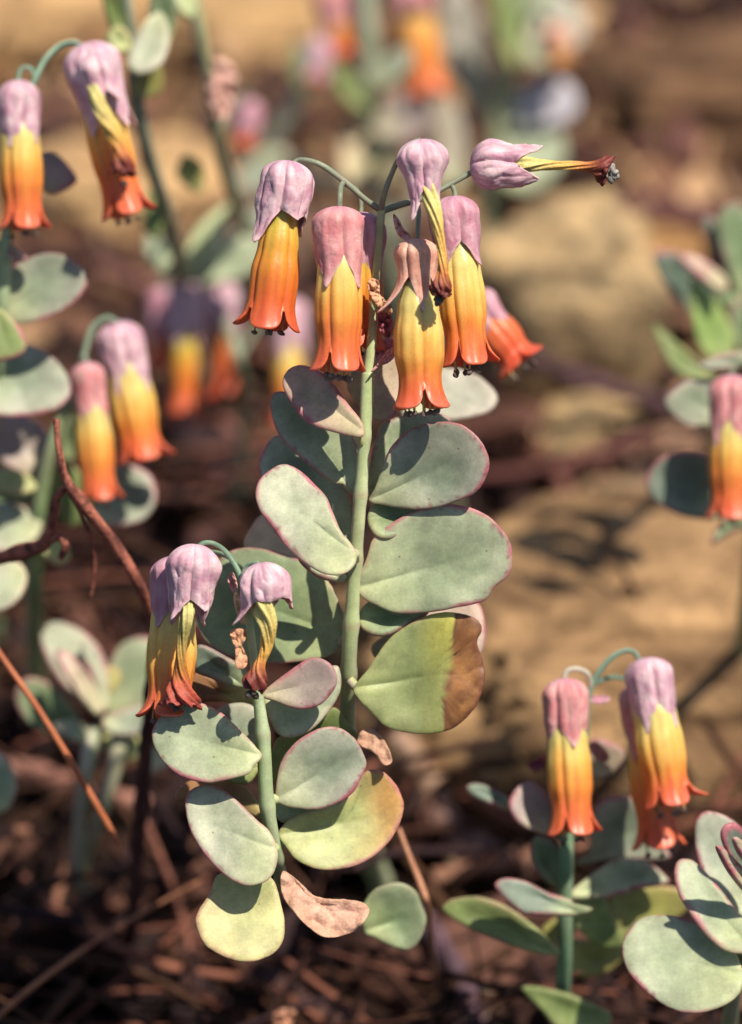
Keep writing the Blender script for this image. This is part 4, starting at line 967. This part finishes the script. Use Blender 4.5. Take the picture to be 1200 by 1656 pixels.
leaf(Hp, [(690, 1120), (690, 990), (800, 950), (920, 945), (1000, 980), (960, 1060), (820, 1110), (740, 1152)], 60, 0.1, 0.2, 0.4, 'olive', zoom=z7, rim=0.3)
leaf(Hp, [(520, 1160), (440, 1150), (430, 1100), (520, 1050), (560, 1100)], 62, 0.0, 0.2, 0.4, 'olive', zoom=z7, rim=0.0)
leaf(Hp, [(500, 1240), (520, 1150), (720, 1180), (740, 1222), (650, 1290), (520, 1285)], 66, 0.0, 0.2, 0.4, 'olive', zoom=z7, rim=0.1)
leaf(Hp, [(500, 1500), (420, 1425), (345, 1342), (400, 1332), (520, 1360), (620, 1400), (692, 1442), (665, 1490)], 58, 0.0, 0.15, 0.4, 'green', zoom=z7, rim=0.1)
leaf(Hp, [(600, 500), (600, 400), (640, 370), (720, 400), (747, 440), (700, 500), (640, 530)], 62, 0.0, 0.1, 0.4, 'mauve', zoom=z7)
bract(Hp, [(590, 400), (620, 395), (680, 430), (690, 455), (640, 460)], 54, DR) if False else None
bract(Hp, [(950, 1205), (965, 1200), (982, 1215), (985, 1230), (965, 1230)], 52, PK)
bract(Hp, [(854, 1238), (870, 1225), (885, 1218), (884, 1236), (866, 1248)], 52, DR)
bract(Hp, [(948, 1132), (960, 1126), (982, 1126), (986, 1132), (970, 1138)], 40, MAU, cr=0.5)
# ------------------------------------------------------------------ right edge rosette
Jp = root('succulent_plant', 'leafy red-edged succulent rosette cut off by the right edge at the bottom', 'plant', P(1165, 1745, 90))
stem(Jp, [(1230, 1420, 22, 22), (1212, 1500, 24, 24), (1195, 1570, 30, 24), (1180, 1650, 50, 26), (1165, 1748, 91, 28)], (0.3, 0.42, 0.18), (0.38, 0.46, 0.28))
leaf(Jp, [(1205, 1290), (1190, 1362), (1120, 1412), (1020, 1437), (930, 1421), (850, 1372), (770, 1292), (735, 1210), (745, 1140), (790, 1080), (860, 1055), (950, 1060), (1040, 1090), (1110, 1140), (1175, 1205)],
     16, -0.05, -0.55, 0.8, 'glauc', zoom=z7)
leaf(Jp, [(1235, 1190), (1200, 1206), (1130, 1192), (1060, 1132), (1000, 1052), (950, 962), (938, 880), (960, 840), (1010, 845), (1060, 890), (1120, 960), (1180, 1040), (1235, 1100)], 16, 0.1, -0.5, 0.8, 'glauc', zoom=z7, rimw=8)
leaf(Jp, [(1250, 1080), (1170, 1042), (1100, 982), (1050, 902), (1020, 802), (1020, 702), (1050, 655), (1110, 660), (1180, 700), (1250, 800)], 24, 0.15, -0.3, 0.8, 'grey', zoom=z7)
leaf(Jp, [(1240, 960), (1170, 870), (1120, 760), (1130, 710), (1175, 700), (1230, 760), (1260, 900)], 14, 0.5, 0.2, 0.5, 'blue', zoom=z7, rimw=9)
leaf(Jp, [(1250, 1000), (1160, 905), (1102, 800), (1112, 786), (1140, 806), (1245, 925)], 8, 0.8, 0.2, 0.2, 'mauve', zoom=z7, rimw=14)
leaf(Jp, [(1260, 900), (1190, 820), (1165, 765), (1180, 752), (1210, 775), (1260, 830)], 6, 0.8, 0.2, 0.2, 'mauve', zoom=z7, rimw=14)
leaf(Jp, [(1240, 1230), (1195, 1210), (1240, 1180), (1280, 1200)], 20, 0, -0.4, 0.2, 'lime', zoom=z7)
leaf(Jp, [(1205, 1560), (1215, 1500), (1260, 1480), (1320, 1520), (1300, 1590), (1240, 1600)], 20, 0.1, -0.4, 0.5, 'glauc')

# ------------------------------------------------------------------ right edge flower
Kp = root('flowering_succulent', 'succulent at the right edge with one pink and orange bell over blue green leaves', 'plant', P(1190, 1150, 195), GRP)
stem(Kp, [(1215, 600, 78, 12), (1225, 700, 80, 20), (1222, 800, 86, 26), (1215, 920, 115, 28), (1190, 1155, 196, 28)], (0.16, 0.26, 0.15), (0.24, 0.32, 0.22))
pedicel(Kp, [(1212, 620, 78, 9), (1205, 590, 77, 9), (1190, 588, 76, 9), (1182, 608, 75, 8)], name='flower_stalk')
flower(Kp, (1182, 608), (1184, 842), 74, 6.8, 7.2, 7.2, 4.6, PNK, YEL, rot=-0.2, crot=-0.75, flare=(1.0, 1.2, 1.4, 1.4), s0=0.26, st=4)
leaf(Kp, [(1190, 800), (1165, 838), (1110, 836), (1065, 815), (1044, 782), (1062, 745), (1108, 730), (1160, 742), (1185, 770)], 86, 0.1, 0.2, 1.0, 'blue')
leaf(Kp, [(1180, 680), (1150, 692), (1110, 690), (1078, 660), (1080, 638), (1112, 615), (1150, 612), (1180, 635)], 88, 0.2, 0.0, 0.6, 'grey')
leaf(Kp, [(1210, 850), (1180, 862), (1150, 880), (1165, 845), (1200, 830)], 88, 0.2, 0.0, 0.3, 'deep')
leaf(Kp, [(1210, 590), (1150, 600), (1130, 590), (1170, 572), (1215, 570)], 86, 0.2, 0.0, 0.3, 'grey')
# ------------------------------------------------------------------ right, behind
z5b = Z(740, 280, 2.609)
Lp = root('succulent_plant', 'flowerless succulent with upright dark and green leaves at the right, above the edge flower', 'plant', P(1165, 740, 232))
stem(Lp, [(1180, 480, 140, 24), (1172, 560, 150, 28), (1166, 650, 190, 30), (1165, 745, 234, 30)], (0.2, 0.3, 0.14), (0.28, 0.36, 0.2))
leaf(Lp, [(1080, 640), (980, 600), (890, 490), (825, 360), (880, 325), (1000, 370), (1080, 430), (1140, 490), (1130, 600)], 142, 0.1, 0.3, 0.8, 'blue', zoom=z5b)
leaf(Lp, [(1100, 810), (1060, 790), (1005, 680), (980, 450), (1060, 500), (1130, 600), (1172, 700), (1150, 795)], 138, 0.5, 0.0, 0.6, ((0.24, 0.36, 0.10), (0.30, 0.40, 0.13)), zoom=z5b, rim=0.1)
leaf(Lp, [(1080, 880), (960, 862), (890, 800), (820, 640), (900, 700), (1000, 780), (1070, 850)], 132, 0.3, -0.2, 0.5, 'green', zoom=z5b, rim=0.1)
leaf(Lp, [(1150, 620), (1100, 480), (1060, 330), (1030, 190), (1080, 190), (1200, 300), (1270, 420), (1250, 600)], 150, 0.3, 0.3, 0.8, 'blue', zoom=z5b)
leaf(Lp, [(1120, 500), (1000, 420), (930, 350), (1010, 350), (1130, 440)], 134, 0.2, -0.8, 0.3, 'mauve', zoom=z5b)
leaf(Lp, [(1210, 500), (1170, 420), (1160, 350), (1200, 330), (1240, 420)], 144, 0.1, 0.1, 0.5, 'deep')
leaf(Lp, [(1230, 600), (1190, 560), (1180, 500), (1215, 480), (1250, 540)], 140, 0.1, 0.1, 0.5, 'deep')

# ------------------------------------------------------------------ flower half hidden behind the spray
Np = root('flowering_succulent', 'low succulent right behind the spray, showing one red bell and a pale mauve leaf', 'plant', P(745, 860, 210), GRP)
stem(Np, [(720, 500, 62, 10), (715, 560, 64, 14), (712, 640, 72, 20), (722, 740, 130, 24), (745, 865, 211, 26)], (0.26, 0.34, 0.2), (0.34, 0.4, 0.28))
pedicel(Np, [(720, 505, 62, 9), (730, 480, 62, 9), (748, 472, 62, 9), (758, 482, 62, 8)], name='flower_stalk')
flower(Np, (756, 478), (846, 592), 62, 6.6, 6.6, 5.4, 3.6, MAU, RED, rot=0.2, crot=0.2, flare=(2.2, 2.4, 2.2, 2.6), s0=0.2, st=4)
leaf(Np, [(650, 668), (665, 612), (720, 596), (770, 606), (804, 640), (790, 666), (740, 679), (690, 682)], 50, 0.1, -0.5, 0.6, 'white', rim=0.15)

# ------------------------------------------------------------------ flower cluster behind, left of the spray
Op = root('flowering_succulent', 'distant succulent whose lilac and red bells hang just left of the spray', 'plant', P(380, 800, 255), GRP)
stem(Op, [(345, 430, 202, 12), (360, 500, 206, 14), (385, 580, 182, 18), (395, 680, 232, 20), (380, 805, 256, 22)], (0.26, 0.32, 0.2), (0.34, 0.36, 0.26))
pedicel(Op, [(350, 450, 202, 10), (330, 430, 202, 10), (308, 440, 202, 10), (302, 458, 202, 9)], name='flower_stalk')
pedicel(Op, [(350, 450, 202, 10), (356, 440, 204, 10), (358, 455, 204, 10)], name='flower_stalk')
pedicel(Op, [(385, 580, 182, 12), (420, 520, 210, 11), (450, 480, 204, 10), (466, 482, 202, 10)], name='flower_stalk')
flower(Op, (302, 456), (297, 672), 202, 5.8, 4.0, 7.4, 3.2, LAV, ORA, rot=0.3, flare=(1.2, 1.2, 1.2, 1.2), s0=0.35, st=0)
flower(Op, (358, 454), (362, 648), 206, 5.4, 4.8, 6.8, 3.2, LAV, ((0, (0.6, 0.34, 0.07)), (0.35, (0.5, 0.13, 0.03)), (1, (0.45, 0.06, 0.03))), rot=0.1, flare=(1.4, 2, 1.4, 2), s0=0.3, st=0)  # middle bell: shade on it is put into a darker petal ramp
flower(Op, (262, 468), (262, 600), 210, 4.6, 3.0, 6.0, 3.0, MAU, RED, rot=0.1, flare=(1, 1, 1, 1), s0=0.3, st=0)
flower(Op, (466, 482), (466, 690), 202, 6.0, 4.8, 6.6, 3.2, LAV, YEL, rot=0.4, flare=(1.2, 1.2, 1.2, 1.2), s0=0.3, st=0)
pedicel(Op, [(345, 440, 202, 10), (300, 440, 206, 9), (270, 446, 210, 9), (262, 470, 210, 9)], name='flower_stalk')

# ------------------------------------------------------------------ thin stems upper left
Qp = root('succulent_plant', 'straggling thin-stemmed succulent behind the upper left flowers', 'plant', P(310, 560, 295))
stem(Qp, [(200, -40, 90, 20), (212, 60, 95, 20), (222, 160, 102, 22), (240, 250, 114, 24), (268, 340, 136, 25), (292, 430, 180, 26), (310, 562, 296, 26)], (0.18, 0.24, 0.17), (0.36, 0.36, 0.26))
leaf(Qp, [(262, 20), (275, 60), (262, 102), (228, 120), (206, 104), (214, 70), (238, 30)], 90, 0.1, -0.4, 0.5, 'pale', rim=0.1)
leaf(Qp, [(205, 60), (180, 50), (165, -10), (180, -30), (205, 10)], 92, 0.1, 0.3, 0.5, 'green', rim=0.1)
leaf(Qp, [(210, 80), (185, 85), (172, 60), (190, 40), (208, 55)], 90, 0.1, -0.2, 0.3, 'lime', rim=0.1)
leaf(Qp, [(215, 150), (240, 160), (262, 145), (262, 110), (240, 105), (222, 125)], 98, 0.1, 0.2, 0.3, 'olive', rim=0.1)
leaf(Qp, [(262, 90), (240, 30), (250, -20), (275, -30), (285, 30)], 94, 0.1, 0.3, 0.3, 'deep', rim=0.1)
leaf(Qp, [(300, 430), (260, 440), (235, 410), (240, 375), (275, 390)], 176, 0.1, -0.3, 0.3, 'glauc', rim=0.1)
leaf(Qp, [(296, 440), (310, 380), (350, 340), (375, 330), (350, 390), (320, 425)], 178, 0.1, -0.3, 0.3, ((0.36, 0.42, 0.2), (0.4, 0.44, 0.24)), rim=0.1)
leaf(Qp, [(300, 450), (330, 400), (380, 380), (420, 395), (410, 440), (350, 460)], 190, 0.1, -0.1, 0.5, 'glauc', rim=0.1)
leaf(Qp, [(380, 430), (370, 380), (400, 340), (430, 340), (430, 420)], 220, 0.1, 0.1, 0.5, 'grey', rim=0.1)
leaf(Qp, [(250, 300), (235, 330), (232, 370), (255, 385), (268, 345)], 134, 0.1, 0.2, 0.3, 'green', rim=0.1)
leaf(Qp, [(300, 300), (285, 280), (300, 250), (330, 270), (325, 310)], 140, 0.1, 0.2, 0.3, 'olive', rim=0.1)
Rp = root('flowering_succulent', 'spent succulent stalk with a dry pink flower head, left of the first drooping bell', 'plant', P(425, 520, 315), GRP)
stem(Rp, [(305, -40, 120, 26), (322, 50, 124, 24), (338, 140, 132, 21), (355, 240, 146, 22), (385, 340, 180, 24), (410, 430, 240, 25), (425, 522, 316, 26)], (0.28, 0.32, 0.16), (0.42, 0.36, 0.27))
bract(Rp, [(350, 190), (335, 150), (340, 100), (362, 95), (384, 120), (378, 165), (366, 190)], 130, ((0.48, 0.26, 0.22), (0.56, 0.36, 0.3)), cr=4.0, nm='dry_flower_head')
leaf(Rp, [(312, 30), (290, 20), (275, -20), (300, -40), (318, 0)], 118, 0.1, -0.2, 0.3, ((0.40, 0.46, 0.22), (0.44, 0.48, 0.28)), rim=0.1)
flower(Rp, (404, 162), (394, 240), 250, 4.2, 2.4, 4.2, 2, MAU, RED, st=0, s0=0.4)
pedicel(Rp, [(350, 215, 142, 11), (370, 180, 190, 10), (392, 150, 240, 9), (404, 164, 250, 9)], name='flower_stalk')

# ------------------------------------------------------------------ far plants at the top
Sp = root('flowering_succulent', 'far blurred succulent with an orange and pink bell, above the spray', 'plant', P(630, 380, 303), GRP)
stem(Sp, [(585, -60, 290, 26), (596, 60, 292, 28), (600, 150, 294, 30), (610, 250, 299, 30), (630, 385, 305, 32)], (0.30, 0.36, 0.24), (0.40, 0.42, 0.32))
stem(Sp, [(430, 240, 308, 30), (465, 190, 303, 30), (490, 140, 299, 26), (512, 90, 297, 18)], (0.34, 0.36, 0.26), (0.42, 0.42, 0.34), name='branch')
stem(Sp, [(610, 300, 300, 28), (520, 290, 304, 26), (430, 240, 308, 28)], (0.34, 0.36, 0.26), (0.42, 0.42, 0.34), name='branch')
flower(Sp, (655, -60), (694, 158), 290, 7.4, 6.4, 6.0, 3, PNK, ((0, (0.80, 0.46, 0.14)), (0.35, (0.82, 0.30, 0.06)), (1, (0.76, 0.13, 0.05))), rot=0.1, flare=(1.2, 1.2, 1.2, 1.5), s0=0.42, st=0)
flower(Sp, (535, -30), (562, 95), 297, 6.4, 5.4, 6, 4, PNK, YEL, rot=0.1, flare=(1, 1, 1, 1), s0=0.3, st=0)
flower(Sp, (520, 62), (508, 135), 297, 4.4, 3.0, 5, 3, LAV, YEL, rot=0.1, st=0, s0=0.5)
pedicel(Sp, [(598, 40, 292, 18), (615, -40, 292, 16), (635, -75, 291, 14), (650, -58, 290, 14)], name='flower_stalk')
pedicel(Sp, [(596, 20, 292, 18), (575, -40, 294, 16), (550, -60, 296, 14), (535, -32, 297, 14)], name='flower_stalk')
leaf(Sp, [(604, 140), (620, 95), (660, 75), (672, 90), (650, 120), (620, 140)], 286, 0.1, -0.2, 0.5, 'grey', rim=0)
leaf(Sp, [(600, 180), (560, 165), (535, 120), (545, 105), (580, 130)], 288, 0.2, 0.1, 0.5, 'green', rim=0)
leaf(Sp, [(608, 250), (560, 300), (550, 230), (575, 190), (600, 200)], 295, 0.2, -0.4, 0.5, ((0.40, 0.30, 0.16), (0.44, 0.34, 0.2)), rim=0)
leaf(Sp, [(600, 120), (575, 60), (560, 0), (580, -10), (604, 50)], 295, 0.1, 0.1, 0.5, 'grey', rim=0)
leaf(Sp, [(600, 210), (640, 150), (690, 165), (700, 200), (650, 230)], 290, 0.1, 0.1, 0.5, 'plum', rim=0)
leaf(Sp, [(490, 150), (470, 110), (480, 70), (505, 100)], 295, 0.1, 0.1, 0.5, 'deep', rim=0)
leaf(Sp, [(440, 240), (400, 260), (385, 300), (420, 310), (450, 270)], 304, 0.1, -0.2, 0.5, 'grey', rim=0)
leaf(Sp, [(612, 240), (660, 250), (690, 300), (650, 290), (615, 300)], 295, 0.1, 0.2, 0.5, ((0.30, 0.24, 0.15), (0.34, 0.28, 0.18)), rim=0)
stem(Sp, [(700, 60, 309, 26), (708, 160, 309, 28), (712, 260, 309, 30), (690, 290, 304, 28), (632, 380, 304, 26)], (0.34, 0.30, 0.22), (0.42, 0.38, 0.30), name='branch')
Tp = root('succulent_plant', 'far blurred pale succulent with green blades at the top, right of the far orange bell', 'plant', P(790, 380, 316))
stem(Tp, [(835, -40, 303, 28), (830, 60, 305, 30), (815, 150, 308, 32), (800, 250, 311, 32), (790, 385, 318, 34)], (0.20, 0.28, 0.14), (0.32, 0.36, 0.22))
leaf(Tp, [(830, 110), (805, 60), (790, -20), (800, -40), (830, 0), (845, 70)], 299, 0.3, 0.0, 0.5, 'green', rim=0)
leaf(Tp, [(790, 200), (740, 140), (715, 60), (720, -20), (750, -20), (790, 60), (800, 140)], 313, 0.0, -0.1, 0.8, ((0.34, 0.32, 0.27), (0.38, 0.36, 0.3)), rim=0)
leaf(Tp, [(845, 90), (860, 30), (900, -10), (940, 10), (945, 60), (910, 90), (870, 110)], 299, 0.0, -0.4, 0.8, 'white', rim=0)
leaf(Tp, [(840, 60), (850, 0), (890, -40), (920, -30), (900, 20), (870, 60)], 304, 0.0, -0.2, 0.8, 'glauc', rim=0)
leaf(Tp, [(810, 290), (815, 220), (850, 185), (895, 200), (915, 245), (890, 290), (850, 310)], 309, 0.0, -0.3, 0.8, ((0.36, 0.42, 0.28), (0.38, 0.42, 0.3)), rim=0)
leaf(Tp, [(820, 200), (840, 150), (890, 125), (930, 145), (930, 185), (880, 205)], 308, 0.0, -0.3, 0.8, ((0.42, 0.40, 0.46), (0.44, 0.42, 0.46)), rim=0)
leaf(Tp, [(725, 300), (700, 240), (700, 190), (735, 170), (755, 240), (745, 300)], 309, 0.0, -0.3, 0.8, ((0.34, 0.32, 0.26), (0.36, 0.34, 0.28)), rim=0)
flower(Tp, (897, 40), (908, 108), 297, 4.4, 3.6, 2.6, 2, SAL, ((0, (0.6, 0.45, 0.15)), (1, (0.66, 0.26, 0.10))), st=0, s0=0.15)
pedicel(Tp, [(838, 60, 304, 16), (860, 20, 300, 14), (882, 25, 299, 12), (897, 42, 297, 12)], name='flower_stalk')

# ------------------------------------------------------------------ small dry curl at the bottom edge
dk = P(458, 1690, 88)
Up = root('dry_sprig', 'small crumpled orange brown sprig at the bottom edge, below the withered leaf', 'dry sprig', dk)
stem(Up, [(456, 1700, 88, 14), (458, 1670, 80, 14), (460, 1648, 72, 12)], (0.2, 0.09, 0.06), (0.3, 0.16, 0.1), m=M_TWIG)
bract(Up, [(448, 1665), (440, 1645), (455, 1632), (478, 1634), (474, 1650), (470, 1670)], 70, ((0.55, 0.28, 0.17), (0.4, 0.2, 0.13)), cr=2.5, nm='dried_leaf')

for o in list(bpy.data.objects):
    if '_w' in o: del o['_w']
